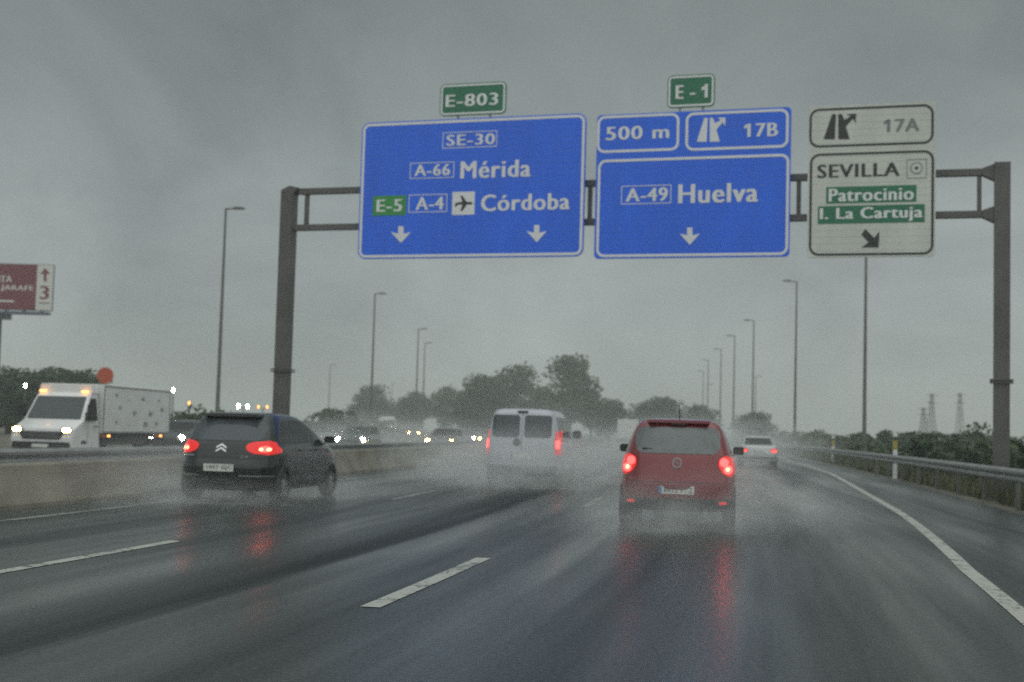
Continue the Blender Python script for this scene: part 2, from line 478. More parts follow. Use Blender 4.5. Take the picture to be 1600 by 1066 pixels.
# ------------------------------------------------------------------ road geometry (curving gently left)
SLOPE = [(-40, .20), (0, .20), (12, .19), (20, .155), (28, .14), (60, .135), (100, .125), (130, .09), (200, .035), (300, -.03), (400, -.10), (700, -.3)]
_X = {}
_x = -1.04
_y = 10.34
STEP = 0.5
_tab = []
yy, xx = 10.34, -1.04
while yy < 720:
    _tab.append((yy, xx)); xx += lerp_table(SLOPE, yy) * STEP; yy += STEP
yy, xx = 10.34, -1.04
while yy > -40:
    yy -= STEP; xx -= lerp_table(SLOPE, yy) * STEP; _tab.insert(0, (yy, xx))


def refx(Y):
    i = (Y - _tab[0][0]) / STEP
    j = max(0, min(len(_tab) - 2, int(i))); return _tab[j][1] + (_tab[j + 1][1] - _tab[j][1]) * (i - j)


def P(Y, off):
    s = lerp_table(SLOPE, Y); h = math.hypot(1, s)
    return (refx(Y) + off / h, Y - off * s / h)


EDGE = [(-30, 4.6), (10, 4.95), (15.5, 5.15), (26, 5.9), (55, 7.45), (100, 8.2), (150, 8.3), (700, 8.3)]
RAIL = [(-30, 8.3), (30, 8.95), (45, 9.4), (115, 10.6), (700, 10.6)]


def edge(Y): return lerp_table(EDGE, Y)
def railo(Y): return lerp_table(RAIL, Y)


OPPC = [(-30, -21.7), (0, -19.0), (25, -14.7), (50, -11.0), (75, -7.9), (110, -4.2), (147, -3.4), (171, -5.6), (200, -11), (230, -18), (300, -38), (400, -76), (520, -128)]


def oppx(Y): return lerp_table(OPPC, Y)


def yrange(a, b, n_near=1.0):
    o = []; y = a
    while y < b:
        o.append(y); y += max(0.8, 0.03 * abs(y)) * n_near
    return o + [b]


def strip(name, o0, o1, z, material, a=-25, b=420, uvs=True, mb_only=False):
    mb = MB(); ys = yrange(a, b); n = 14
    vs = []; uv = []
    for y in ys:
        l0, l1 = o0(y), o1(y)
        for k in range(n + 1):
            off = l0 + (l1 - l0) * k / n
            x_, y_ = P(y, off); vs.append((x_, y_, z)); uv.append((off, y))
    fs = [(i * (n + 1) + k, i * (n + 1) + k + 1, (i + 1) * (n + 1) + k + 1, (i + 1) * (n + 1) + k) for i in range(len(ys) - 1) for k in range(n)]
    mb.add(vs, fs)
    o = mb.build(name, material, fixn=False)
    ul = o.data.uv_layers.new(name='lane')
    for lp in o.data.loops: ul.data[lp.index].uv = uv[lp.vertex_index]
    return o


tag(strip('road', lambda y: -7.9, lambda y: railo(y) - 0.45, 0.0, M['road']), kind='structure')
# opposite carriageway
mb = MB(); ys = yrange(-25, 510); vs = []; uv = []
for y in ys:
    for k in range(11):
        x_ = oppx(y) - 6.6 + 12.9 * k / 10; vs.append((x_, y, -0.008)); uv.append((k * 1.29 - 6, y))
mb.add(vs, [(i * 11 + k, i * 11 + k + 1, (i + 1) * 11 + k + 1, (i + 1) * 11 + k) for i in range(len(ys) - 1) for k in range(10)])
o = mb.build('opposite_road', M['road'], fixn=False); tag(o, kind='structure')
ul = o.data.uv_layers.new(name='lane')
for lp in o.data.loops: ul.data[lp.index].uv = uv[lp.vertex_index]

# ground: one sheet to the horizon, a little below the asphalt
mb = MB(); xs = [-1500, -700, -300, -150, -80, -40, -20, 0, 20, 40, 80, 150, 300, 700, 1500]; ys = [-300, -100, -40, 0, 30, 60, 100, 150, 220, 300, 450, 700, 1000, 1500]
mb.add([(x, y, -0.06) for y in ys for x in xs], [(j * 15 + i, j * 15 + i + 1, (j + 1) * 15 + i + 1, (j + 1) * 15 + i) for j in range(len(ys) - 1) for i in range(14)])
tag(mb.build('ground', M['soil'], fixn=False), kind='structure')

# markings
mb = MB()


def mark(off0, off1, y0, y1, n=4, z=0.005):
    vs = []
    for k in range(n + 1):
        y = y0 + (y1 - y0) * k / n
        o0 = off0(y) if callable(off0) else off0
        o1 = off1(y) if callable(off1) else off1
        vs += [(*P(y, o0), z), (*P(y, o1), z)]
    mb.add(vs, [(2 * k, 2 * k + 1, 2 * k + 3, 2 * k + 2) for k in range(n)])


for k in range(-2, 1): mark(-0.08, 0.08, 10.4 + 14.4 * k, 14.6 + 14.4 * k)
for k in range(-2, 1): mark(-3.78, -3.63, 10.7 + 14.4 * k, 15.0 + 14.4 * k)
mark(lambda y: edge(y) - 0.085, lambda y: edge(y) + 0.085, -25, 400, 240)
tag(mb.build('road_markings', M['paint'], fixn=False), kind='structure')
mb = MB()
for k in range(1, 24): mark(-0.08, 0.08, 10.4 + 14.4 * k, 14.6 + 14.4 * k)  # far dashes: their fading into spray and haze is painted as a dimmer colour
for k in range(1, 24): mark(-3.78, -3.63, 10.7 + 14.4 * k, 15.0 + 14.4 * k)
mark(-6.98, -6.82, -25, 400, 220)
y = 42.0
while y < 130:
    mark(3.38, 3.72, y, y + 1.2, 1); y += 3.4
tag(mb.build('worn_hazed_markings', M['wornhazepaint'], fixn=False), kind='structure')
mb = MB()


def omark(c, w, y0, y1, n=3):
    vs = []
    for k in range(n + 1):
        y = y0 + (y1 - y0) * k / n; vs += [(oppx(y) + c - w, y, -0.003), (oppx(y) + c + w, y, -0.003)]
    mb.add(vs, [(2 * k, 2 * k + 1, 2 * k + 3, 2 * k + 2) for k in range(n)])


omark(-5.5, 0.09, -25, 500, 160); omark(5.5, 0.09, -25, 500, 160)
for k in range(0, 18):
    for c in (-1.8, 1.8): omark(c, 0.07, 12 + 14.4 * k, 16 + 14.4 * k)
tag(mb.build('opposite_road_markings', M['paint'], fixn=False), kind='structure')


# ------------------------------------------------------------------ median barriers
def barrier(name, label, offf, a, b):
    prof = [(-0.30, -0.05), (-0.30, 0.07), (-0.17, 0.30), (-0.10, 0.64), (-0.07, 0.67), (0.07, 0.67), (0.10, 0.64), (0.17, 0.30), (0.30, 0.07), (0.30, -0.05)]
    mb = MB(); ys = []; y = a
    while y < b: ys += [y]; y += 2.0
    n = len(prof); vs = []
    for y in ys:
        for dx, z in prof: vs.append((*P(y, offf(y) + dx), z))
    fs = []
    for i in range(len(ys) - 1):
        for k in range(n - 1):
            fs.append((i * n + k, i * n + k + 1, (i + 1) * n + k + 1, (i + 1) * n + k))
    mb.add(vs, fs)
    o = mb.build(name, M['concrete'], smooth=20)
    tag(o, label, 'barrier')
    return o


bar = barrier('median_barrier', 'long tan damp concrete barrier along the left edge of the road', lambda y: -8.2, -20, 400)

def wbeam(name, label, fn, a, b, top, side, group=None):
    """steel crash rail: W section beam plus posts; fn(y) -> (x, y); side = +1 when the road lies on its left"""
    t = thing(name, label, 'guardrail', (*fn(a), 0), 0, group)
    ox, oy = fn(a)
    prof = [(0.0, 0.0), (-0.035, -0.02), (-0.075, -0.055), (-0.075, -0.10), (-0.035, -0.135), (0.0, -0.155), (-0.035, -0.175), (-0.075, -0.21), (-0.075, -0.255), (-0.035, -0.29), (0.0, -0.31)]
    ys = yrange(a, b, 1.0); mb = MB(); vs = []; n = len(prof)
    for y in ys:
        x0, y0 = fn(y)
        for th in (0, 0.012):
            for dx, dz in prof: vs.append((x0 + (dx + th) * side - ox, y0 - oy, top + dz))
    fs = []
    for i in range(len(ys) - 1):
        for k in range(n - 1):
            for th in (0, n):
                fs.append((i * 2 * n + th + k, i * 2 * n + th + k + 1, (i + 1) * 2 * n + th + k + 1, (i + 1) * 2 * n + th + k))
        for k in (0, n - 1):
            fs.append((i * 2 * n + k, i * 2 * n + n + k, (i + 1) * 2 * n + n + k, (i + 1) * 2 * n + k))
    mb.add(vs, fs); mb.build('beam', M['steel'], t, smooth=30)
    y = a + 1.0
    while y < min(b, 150):
        x0, y0 = fn(y); mb = MB()
        x0 -= ox; y0 -= oy
        q0, q1 = (0.03, 0.13) if side > 0 else (-0.13, -0.03)
        mb.box(x0 + q0, x0 + q1, y0 - 0.05, y0 + 0.05, -0.1, top - 0.04)
        q0, q1 = (0.0125, 0.03) if side > 0 else (-0.03, -0.0125)
        mb.box(x0 + q0, x0 + q1, y0 - 0.09, y0 + 0.09, top - 0.26, top - 0.06)
        mb.build('post', M['mast'], t); y += 4.0
    return t


wbeam('guardrail', 'grey steel crash rail on posts along the right shoulder', lambda y: P(y, railo(y)), -6, 330, 0.86, 1)
wbeam('guardrail', 'grey steel crash rail on the far side of the median', lambda y: (oppx(y) + 6.7, y), -10, 300, 0.84, -1)

# ------------------------------------------------------------------ gantry
YR, YL = 33.5, 39.4
GR = Vector(((1567 - 800) / F * YR, YR, 0)); GL = Vector(((443 - 800) / F * YL, YL, 0))
gu = (GR - GL).normalized(); GW = (GR - GL).length
gn = Vector((gu.y, -gu.x, 0)); gang = math.atan2(gu.y, gu.x)


def gp(px, py, off):
    """point of the photograph on the upright plane that stands off metres in front of the gantry -> (along, up)"""
    d = ray(px, py); o_ = GL + gn * off
    t = (o_ - Vector((0, 0, CAM_H))).dot(gn) / d.dot(gn)
    p = Vector((0, 0, CAM_H)) + d * t
    return ((p - o_).dot(gu), p.z)


def gbox(b, off):
    x0, y0, x1, y1 = b; xm, ym = (x0 + x1) / 2, (y0 + y1) / 2
    return gp(x0, ym, off)[0], gp(x1, ym, off)[0], gp(xm, y1, off)[1], gp(xm, y0, off)[1]


zt = (gp(500, 294, 0)[1] + gp(1515, 276, 0)[1]) / 2
zl = (gp(500, 350, 0)[1] + gp(1515, 342, 0)[1]) / 2
g = thing('sign_gantry', 'brown grey steel portal gantry over the road carrying the sign boards', 'gantry', GL, gang)
mb = MB()
pw = 0.19
mb.box(-pw, pw, -pw, pw, -0.05, zt - 0.10)
mb.prism([(-pw, zt - 0.10), (pw, zt - 0.10), (pw + 0.16, zt + 0.10), (pw * 0.4, zt + 0.16), (-pw, zt + 0.04)], -pw, pw)
mb.build('post', M['gantry'], g)
mb = MB(); mb.box(GW - pw, GW + pw, -pw, pw, -0.05, zt + 0.22); mb.build('post', M['gantry'], g)
for z, hh in ((zt, 0.085), (zl, 0.085)):
    mb = MB(); mb.box(pw + (0.16 if z == zt else 0.0) + 0.002, GW - pw - 0.002, -0.10, 0.10, z - hh, z + hh)
    # splayed shoe where the beam meets the right post
    mb.prism([(GW - pw - 0.28, z - hh - 0.001), (GW - pw - 0.004, z - hh - 0.14), (GW - pw - 0.004, z + hh + 0.10), (GW - pw - 0.28, z + hh + 0.001)], -0.14, 0.14)
    mb.build('beam', M['gantry'], g)
    mb = MB()
    for f_ in (.30, .66):
        for q in (-.03, .03): mb.box(GW * f_ + q - .012, GW * f_ + q + .012, -.15, .15, z - hh - .05, z + hh + .05)
    mb.build('beam_flange', M['gantry'], g)
for px in (480, 922, 1248, 1530):
    u = gp(px, 315, 0)[0]; mb = MB(); mb.box(u - 0.055, u + 0.055, -0.055, 0.055, zl + 0.088, zt - 0.088); mb.build('strut', M['gantry'], g)
for u in (0.0, GW):
    mb = MB(); mb.box(u - 0.33, u + 0.33, -0.33, 0.33, 0.0, 0.04)
    for a in (-.26, .26):
        for b_ in (-.26, .26): mb.tube([(u + a, b_, .041), (u + a, b_, .12)], .025, 6)
    mb.build('base_plate', M['gantry'], g)
    mb = MB()
    for z_ in (2.9, 2.96): mb.box(u - 0.27, u + 0.27, -0.27, 0.27, z_, z_ + .035)
    mb.build('splice_flange', M['gantry'], g)
    mb = MB(); mb.box(u - 0.42, u + 0.42, -0.42, 0.42, -0.3, -0.02); mb.build('footing', M['concrete'], g)


class Sign:
    def __init__(self, name, label, box, off=0.34, group='road signs on the gantry'):
        self.off = off
        u0, u1, v0, v1 = gbox(box, off); self.u = (u0 + u1) / 2; self.v = v0
        p = GL + gu * self.u + gn * off; p.z = v0
        self.t = thing(name, label, 'road sign', p, gang, group)
        self.k = 0

    def b(self, box):
        u0, u1, v0, v1 = gbox(box, self.off); return u0 - self.u, u1 - self.u, v0 - self.v, v1 - self.v

    def pt(self, px, py):
        u, v = gp(px, py, self.off); return u - self.u, v - self.v

    def panel(self, box, m, r_=0.16, y0=-0.02, y1=0.03, name='panel'):
        mb = MB(); mb.prism(rr(*self.b(box), r_), y0, y1); return mb.build(name, m, self.t)

    def border(self, box, m, w=0.06, inset=0.03, r_=0.16, y0=-0.026, y1=-0.021, name='border', parent=None):
        a, b_, c, d = self.b(box); a += inset; b_ -= inset; c += inset; d -= inset
        mb = MB(); mb.ring(rr(a, b_, c, d, max(r_ - inset, 0.01)), rr(a + w, b_ - w, c + w, d - w, max(r_ - inset - w, 0.008)), y0, y1)
        return mb.build(name, m, parent or self.t)

    def text(self, body, box, m, bold=0.022, y=-0.029):
        mb = MB(); put_text(mb, body, *self.b(box), y, bold); return mb.build('lettering', m, self.t, fixn=False)

    def poly(self, pts, m, y0=-0.029, y1=-0.0212, name='arrow'):
        mb = MB(); mb.prism([self.pt(*q) for q in pts], y0, y1); return mb.build(name, m, self.t)

    def brackets(self, us):
        for px in us:
            u = self.pt(px, 300)[0]
            for z in (zt, zl):
                zz = z - self.v
                mb = MB(); mb.box(u - 0.05, u + 0.05, 0.031, self.off - 0.101, zz - 0.06, zz + 0.06); mb.build('bracket', M['steel'], self.t)

    def down_arrow(self, px, py0, py1):
        w, hw = 9.5, 22 * 0.72
        mid = py0 + (py1 - py0) * 0.36
        self.poly([(px - 4.2, py0), (px + 4.2, py0), (px + 4.2, mid + 2.5), (px + hw, mid - 0.5), (px, py1), (px - hw, mid - 0.5), (px - 4.2, mid + 2.5)][::-1], M['white'])


# big blue board
s = Sign('direction_sign', 'wide blue direction board for Mérida and Córdoba, leftmost of the three', (563, 185, 914, 403))
s.panel((563, 185, 914, 403), M['blue'], 0.24)
s.border((563, 185, 914, 403), M['white'], 0.075, 0.035, 0.24)
s.border((692, 206, 777, 231), M['white'], 0.02, 0, 0.02); s.text('SE-30', (698, 210, 774, 227), M['white'])
s.border((641, 254, 710, 279), M['white'], 0.02, 0, 0.02); s.text('A-66', (648, 257, 704, 275), M['white'])
s.text('Mérida', (720, 251, 830, 278), M['white'], 0.026)
s.panel((583, 306, 635, 337), M['bgreen'], 0.03, -0.026, -0.021, 'route_patch'); s.text('E-5', (589, 312, 629, 331), M['white'])
s.border((639, 304, 699, 332), M['white'], 0.02, 0, 0.02); s.text('A-4', (650, 308, 694, 328), M['white'])
s.panel((707, 300, 742, 336), M['white'], 0.01, -0.026, -0.021, 'airport_patch')
ac = [(712, 318), (718, 316), (723, 316), (720, 306), (723, 306), (730, 316), (737, 316), (739, 318), (737, 320), (730, 320), (723, 330), (720, 330), (723, 320), (717, 320), (713, 323), (711, 323)]
s.poly(ac[::-1], M['black'], -0.031, -0.0265, 'aeroplane_symbol')
s.text('Córdoba', (752, 303, 891, 329), M['white'], 0.026)
s.down_arrow(627, 354, 380); s.down_arrow(839, 352, 379)
s.brackets((620, 740, 860))

s = Sign('route_sign', 'small green route plate reading E-803 above the wide blue board', (688, 130, 791, 180))
s.panel((688, 130, 791, 180), M['green'], 0.14); s.border((688, 130, 791, 180), M['white'], 0.05, 0.03, 0.14)
s.text('E-803', (697, 147, 779, 166), M['white'])
for px in (715, 765):
    u = s.pt(px, 180)[0]; mb = MB(); mb.box(u - 0.03, u + 0.03, 0.031, 0.07, -0.5, 0.3); mb.build('bracket', M['steel'], s.t)

s = Sign('direction_sign', 'blue exit board for Huelva with two small panels on top', (931, 174, 1235, 403))
s.panel((931, 174, 1235, 403), M['blue'], 0.12)
for bx in ((932, 178, 1063, 239), (1070, 172, 1234, 235), (932, 244, 1234, 402)):
    s.border(bx, M['white'], 0.07, 0.025, 0.24)
s.text('500 m', (947, 197, 1046, 218), M['white'])


def junction(s, x0, y0, x1, y1, m):
    w, h = x1 - x0, y1 - y0
    s.poly([(x0, y1), (x0 + .26 * w, y0 + .02 * h), (x0 + .38 * w, y0 + .02 * h), (x0 + .34 * w, y1)], m, name='symbol')
    s.poly([(x0 + .45 * w, y1), (x0 + .45 * w, y0 + .02 * h), (x0 + .56 * w, y0 + .02 * h), (x0 + .63 * w, y0 + .24 * h), (x0 + .84 * w, y0 + .10 * h),
            (x0 + .70 * w, y0 + .02 * h), (x1, y0), (x1 - .02 * w, y0 + .36 * h), (x0 + .90 * w, y0 + .2 * h), (x0 + .68 * w, y0 + .5 * h), (x0 + .80 * w, y1)], m, name='symbol')


junction(s, 1089, 184, 1134, 222, M['white'])
s.text('17B', (1168, 193, 1216, 214), M['white']); s.poly([(1169.5, 193.2), (1169.5, 199), (1163, 202), (1163, 197.5)][::-1], M['white'], name='digit_flag')
s.border((971, 290, 1049, 319), M['white'], 0.02, 0, 0.02); s.text('A-49', (978, 294, 1044, 315), M['white'])
s.text('Huelva', (1060, 287, 1185, 317), M['white'], 0.026)
s.down_arrow(1078, 356, 383)
s.brackets((975, 1085, 1190))

s = Sign('route_sign', 'small green route plate reading E-1 above the Huelva board', (1043, 117, 1117, 168))
s.panel((1043, 117, 1117, 168), M['green'], 0.14); s.border((1043, 117, 1117, 168), M['white'], 0.05, 0.03, 0.14)
s.text('E - 1', (1056, 133, 1106, 154), M['white']); s.poly([(1103, 133.2), (1103, 139), (1096.5, 142), (1096.5, 137.5)][::-1], M['white'], name='digit_flag')
for px in (1062, 1098):
    u = s.pt(px, 165)[0]; mb = MB(); mb.box(u - 0.03, u + 0.03, 0.031, 0.07, -0.5, 0.3); mb.build('bracket', M['steel'], s.t)

s = Sign('direction_sign', 'off white exit board for Sevilla with black border and green name strips', (1262, 163, 1462, 402))
s.panel((1262, 163, 1462, 402), M['signgrey'], 0.10)
s.border((1263, 165, 1461, 230), M['black'], 0.06, 0.03, 0.28); s.border((1263, 236, 1461, 401), M['black'], 0.06, 0.03, 0.28)
junction(s, 1287, 178, 1338, 218, M['black'])
s.text('17A', (1386, 186, 1437, 206), M['fadedprint']); s.poly([(1387.5, 186.2), (1387.5, 192), (1381, 195), (1381, 190.5)][::-1], M['fadedprint'], name='digit_flag')
s.text('SEVILLA', (1277, 256, 1406, 277), M['black'])
s.border((1417, 249, 1448, 279), M['black'], 0.012, 0, 0.01)
cx, cz = s.pt(1432, 263)
for r0, m_, y_ in ((0.16, 'graphic', -0.0215), (0.12, 'signgrey', -0.0235), (0.045, 'black', -0.0255)):
    mb = MB(); mb.prism([(cx + r0 * math.cos(2 * math.pi * k / 20), cz + r0 * math.sin(2 * math.pi * k / 20)) for k in range(20)], y_ - 0.004, y_); mb.build('bullseye', M[m_], s.t)
s.panel((1291, 291, 1432, 317), M['green'], 0.01, -0.026, -0.021, 'name_strip'); s.text('Patrocinio', (1295, 294, 1428, 314), M['white'])
s.panel((1278, 321, 1445, 349), M['green'], 0.01, -0.026, -0.021, 'name_strip'); s.text('I. La Cartuja', (1281, 324, 1442, 347), M['white'])
s.poly([(1352, 358), (1366, 372), (1374, 362), (1373, 387), (1346, 387), (1357, 379), (1346, 367)][::-1], M['black'])
s.brackets((1295, 1362, 1430))


# ------------------------------------------------------------------ vehicles
def hermite(tab, z, c):
    """smooth (monotone enough) interpolation of column c of the profile table at height z"""
    if z <= tab[0][0]: return tab[0][c]
    if z >= tab[-1][0]: return tab[-1][c]
    for i in range(len(tab) - 1):
        z0, z1 = tab[i][0], tab[i + 1][0]
        if z <= z1:
            y0, y1 = tab[i][c], tab[i + 1][c]; d = (y1 - y0) / (z1 - z0)
            def slope(j):
                if j <= 0 or j >= len(tab) - 1: return (tab[min(j + 1, len(tab) - 1)][c] - tab[max(j - 1, 0)][c]) / (tab[min(j + 1, len(tab) - 1)][0] - tab[max(j - 1, 0)][0])
                a = (tab[j][c] - tab[j - 1][c]) / (tab[j][0] - tab[j - 1][0]); b = (tab[j + 1][c] - tab[j][c]) / (tab[j + 1][0] - tab[j][0])
                return 0 if a * b <= 0 else 2 * a * b / (a + b)
            m0, m1 = slope(i), slope(i + 1); h = z1 - z0; t = (z - z0) / h
            return (2 * t**3 - 3 * t**2 + 1) * y0 + (t**3 - 2 * t**2 + t) * h * m0 + (-2 * t**3 + 3 * t**2) * y1 + (t**3 - t**2) * h * m1
    return tab[-1][c]


class Car:
    """body = stack of level contours; table rows are (z, half width, rear y, front y); x right, y forward, origin under the rear bumper"""
    def __init__(self, name, label, cat, tab, n, m, loc, rz, group=None):
        self.t = thing(name, label, cat, loc, rz, group)
        self.tab, self.n, self.m = tab, n, m

    def lv(self, z): return tuple(hermite(self.tab, z, c) for c in (1, 2, 3))

    def yend(self, x, z, rear=True):
        w, yr, yf = self.lv(z); a = (yf - yr) / 2; yc = (yf + yr) / 2
        q = min(abs(x) / w, 0.9995)
        d = a * (1 - q ** self.n) ** (1 / self.m)
        return yc - d if rear else yc + d

    def xside(self, y, z):
        w, yr, yf = self.lv(z); a = (yf - yr) / 2; yc = (yf + yr) / 2
        q = min(abs(y - yc) / a, 0.9995)
        return w * (1 - q ** self.m) ** (1 / self.n)

    def body(self, material, wheels, wr, holes_x=(), holes_y=(), nz=44, name='body', arch=0.06):
        z0, z1 = self.tab[0][0], self.tab[-1][0]
        zs = sorted(set([z0 + (z1 - z0) * k / nz for k in range(nz + 1)] + [r_[0] for r_ in self.tab]))
        rings = []
        for z in zs:
            w, yr, yf = self.lv(z)
            A = [math.sin(R(-74 + 148 * k / 18)) * w for k in range(19)]
            rear = [(x, self.yend(x, z)) for x in A]
            ya, yb = rear[-1][1], self.yend(A[-1], z, False)
            S = [ya + (yb - ya) * k / 16 for k in range(1, 16)]
            right = [(self.xside(y, z), y) for y in S]
            front = [(x, self.yend(x, z, False)) for x in reversed(A)]
            left = [(-self.xside(y, z), y) for y in reversed(S)]
            rings.append([(x, y, z) for x, y in rear + right + front + left])
        k = len(rings[0]); mb = MB(); vs = [v for q in rings for v in q]
        fs = [(i * k + j, i * k + (j + 1) % k, (i + 1) * k + (j + 1) % k, (i + 1) * k + j) for i in range(len(zs) - 1) for j in range(k)]
        fs += [tuple(range(k - 1, -1, -1)), tuple(range((len(zs) - 1) * k, len(zs) * k))]
        mb.add(vs, fs)
        o = mb.build(name, material, self.t)
        cut = MB()
        for (wy, x) in wheels:
            for sgn in (-1, 1):
                cut.lathe_x([(0, 0.0), (0, wr + arch), (0.42, wr + arch), (0.42, 0.0)] if sgn > 0 else [(-0.42, 0.0), (-0.42, wr + arch), (0, wr + arch), (0, 0.0)], sgn * (x - 0.27), wy, wr, 30)
        cutters = [cut]
        for poly in holes_x:
            c = MB(); c.prism(poly, -2, 2, 'x'); cutters.append(c)
        for poly, ya, yb in holes_y:
            c = MB(); c.prism(poly, ya, yb); cutters.append(c)
        tmp = []
        for c in cutters:
            if not c.v: continue
            co = c.build('cutter', M['inside']); bmx = bmesh.new(); bmx.from_mesh(co.data)
            bmesh.ops.remove_doubles(bmx, verts=bmx.verts, dist=1e-5); bmesh.ops.recalc_face_normals(bmx, faces=bmx.faces); bmx.to_mesh(co.data); bmx.free()
            md = o.modifiers.new('cut', 'BOOLEAN'); md.object = co; md.operation = 'DIFFERENCE'; md.solver = 'EXACT'; md.material_mode = 'TRANSFER'
            tmp.append(co)
        dg = bpy.context.evaluated_depsgraph_get(); dg.update()
        me = bpy.data.meshes.new_from_object(o.evaluated_get(dg))
        o.modifiers.clear(); o.data = me
        for co in tmp: bpy.data.objects.remove(co)
        me.polygons.foreach_set('use_smooth', [True] * len(me.polygons)); me.set_sharp_from_angle(angle=R(32))
        me.name = name
        self.bodyo = o
        return o

    def _rows(self, poly, nz):
        za = min(p[1] for p in poly); zb = max(p[1] for p in poly); out = []
        for k in range(nz + 1):
            z = za + (zb - za) * (0.002 + 0.996 * k / nz); xs = []
            for (a, b), (c, d) in zip(poly, poly[1:] + poly[:1]):
                if (b - z) * (d - z) <= 0 and b != d: xs.append(a + (c - a) * (z - b) / (d - b))
            out.append((z, min(xs), max(xs)))
        return out

    def patch(self, name, poly, material, face='rear', off=0.006, depth=0.02, nz=10, nc=14, parent=None, side=1):
        """a panel that follows the body skin, standing off metres proud of it; poly in (x, z) or (y, z)"""
        rows = self._rows(poly, nz); mb = MB(); layers = []
        for o_ in (off, -depth):
            lay = []
            for z, a, b in rows:
                for k in range(nc + 1):
                    q = a + (b - a) * k / nc
                    if face == 'rear': lay.append((q, self.yend(q, z) - o_, z))
                    elif face == 'front': lay.append((q, self.yend(q, z, False) + o_, z))
                    else: lay.append((side * (self.xside(q, z) + o_), q, z))
            layers.append(lay)
        n = nc + 1; T = len(layers[0]); vs = layers[0] + layers[1]; fs = []
        for i in range(nz):
            for k in range(nc):
                a = i * n + k; fs.append((a, a + 1, a + n + 1, a + n)); fs.append((T + a, T + a + n, T + a + n + 1, T + a + 1))
        loop = [k for k in range(n)] + [i * n + nc for i in range(1, nz + 1)] + [nz * n + k for k in range(nc - 1, -1, -1)] + [i * n for i in range(nz - 1, 0, -1)]
        for a, b in zip(loop, loop[1:] + loop[:1]): fs.append((a, a + T, b + T, b))
        mb.add(vs, fs)
        return mb.build(name, material, parent or self.t, smooth=40)

    def wheels(self, axles, wr, width=0.2, spokes=7):
        for wy, x in axles:
            for sgn in (-1, 1):
                mb = MB(); h = width / 2
                mb.lathe_x([(-h, wr * .66), (-h, wr * .93), (-h * .7, wr), (h * .7, wr), (h, wr * .93), (h, wr * .66), (h * .6, wr * .62), (-h * .6, wr * .62), (-h, wr * .66)], sgn * x, wy, wr)
                w_ = mb.build('wheel', M['tyre'], self.t, smooth=40)
                mb = MB(); f = sgn * (x + h * 0.72)
                mb.lathe_x([(0, wr * .52), (0, wr * .66), (-0.05 * sgn, wr * .655), (-0.05 * sgn, wr * .52), (0, wr * .52)], f, wy, wr)
                for k in range(spokes):
                    a = 2 * math.pi * k / spokes; c, s_ = math.cos(a), math.sin(a)
                    pl = [(wy + c * r0 - s_ * d, wr + s_ * r0 + c * d) for r0, d in ((wr * .08, -0.028), (wr * .56, -0.018), (wr * .56, 0.018), (wr * .08, 0.028))]
                    mb.prism(pl, f - 0.004 * sgn, f - 0.03 * sgn, 'x')
                mb.lathe_x([(0.0, 0.001), (0.0, wr * .16), (-0.04 * sgn, wr * .16), (-0.04 * sgn, 0.001)], f, wy, wr)
                mb.build('rim', M['rim'], w_)
                mb = MB(); mb.lathe_x([(0, 0.001), (0, wr * .6)], sgn * (x + h * 0.1), wy, wr); mb.build('brake', M['inside'], w_)

    def plate(self, text, zc, w=0.52, h=0.11, blue=True, x=0.0, rear=True):
        sg = -1 if rear else 1
        y = min(self.yend(x - w / 2, z_) for z_ in (zc - h / 2, zc + h / 2)) if rear else max(self.yend(x, z_, False) for z_ in (zc - h / 2, zc + h / 2))
        y = y - 0.014 if rear else y + 0.014
        y = min(y, self.yend(x, zc) - 0.014) if rear else y
        mb = MB(); mb.box(x - w / 2, x + w / 2, min(y, y - sg * 0.09), max(y, y - sg * 0.09), zc - h / 2, zc + h / 2)
        p = mb.build('licence_plate', M['plate'], self.t)
        if text:
            mb = MB(); put_text(mb, text, x - w / 2 + (0.075 if blue else 0.06), x + w / 2 - 0.025, zc - h * .32, zc + h * .32, y - 0.004, 0.012); mb.build('lettering', M['black'], p, fixn=False)
        if blue:
            mb = MB(); mb.box(x - w / 2 + .002, x - w / 2 + 0.045, y - 0.004, y - 0.001, zc - h / 2 + .002, zc + h / 2 - .002); mb.build('country_band', M['plateblue'], p)
        return p

    def mirror(self, y, z, material, w=0.2, h=0.13, out=0.17):
        for sgn in (-1, 1):
            x = self.xside(y, z); mb = MB()
            pts = rr(x + 0.04, x + 0.04 + w, z - 0.01, z - 0.01 + h, h * .35)
            pts = pts if sgn > 0 else [(-a, b) for a, b in pts][::-1]
            mb.prism(pts, y - 0.02, y + 0.07); mb.prism([(a * .985 + sgn * .002, b * .98 + .02 * z) for a, b in pts], y + 0.0705, y + 0.13)
            mb.box(*sorted((sgn * (x - 0.03), sgn * (x + 0.06))), y + 0.0, y + 0.05, z - 0.03, z - 0.011)
            mb.build('door_mirror', material, self.t, smooth=30)


def bx(mb, c, s):
    mb.box(c[0] - s[0] / 2, c[0] + s[0] / 2, c[1] - s[1] / 2, c[1] + s[1] / 2, c[2] - s[2] / 2, c[2] + s[2] / 2)


def seat_row(car, xs, y, z0, z1, head=True):
    for x in xs:
        mb = MB(); mb.prism(rr(x - 0.22, x + 0.22, z0, z1, 0.08), y, y + 0.12)
        s_ = mb.build('seat', M['inside'], car.t)
        if head:
            mb = MB(); mb.prism(rr(x - 0.13, x + 0.13, z1 + 0.04, z1 + 0.23, 0.07), y + 0.01, y + 0.10)
            mb.box(x - 0.05, x + 0.05, y + 0.03, y + 0.06, z1 - 0.05, z1 + 0.05); mb.build('headrest', M['inside'], s_)


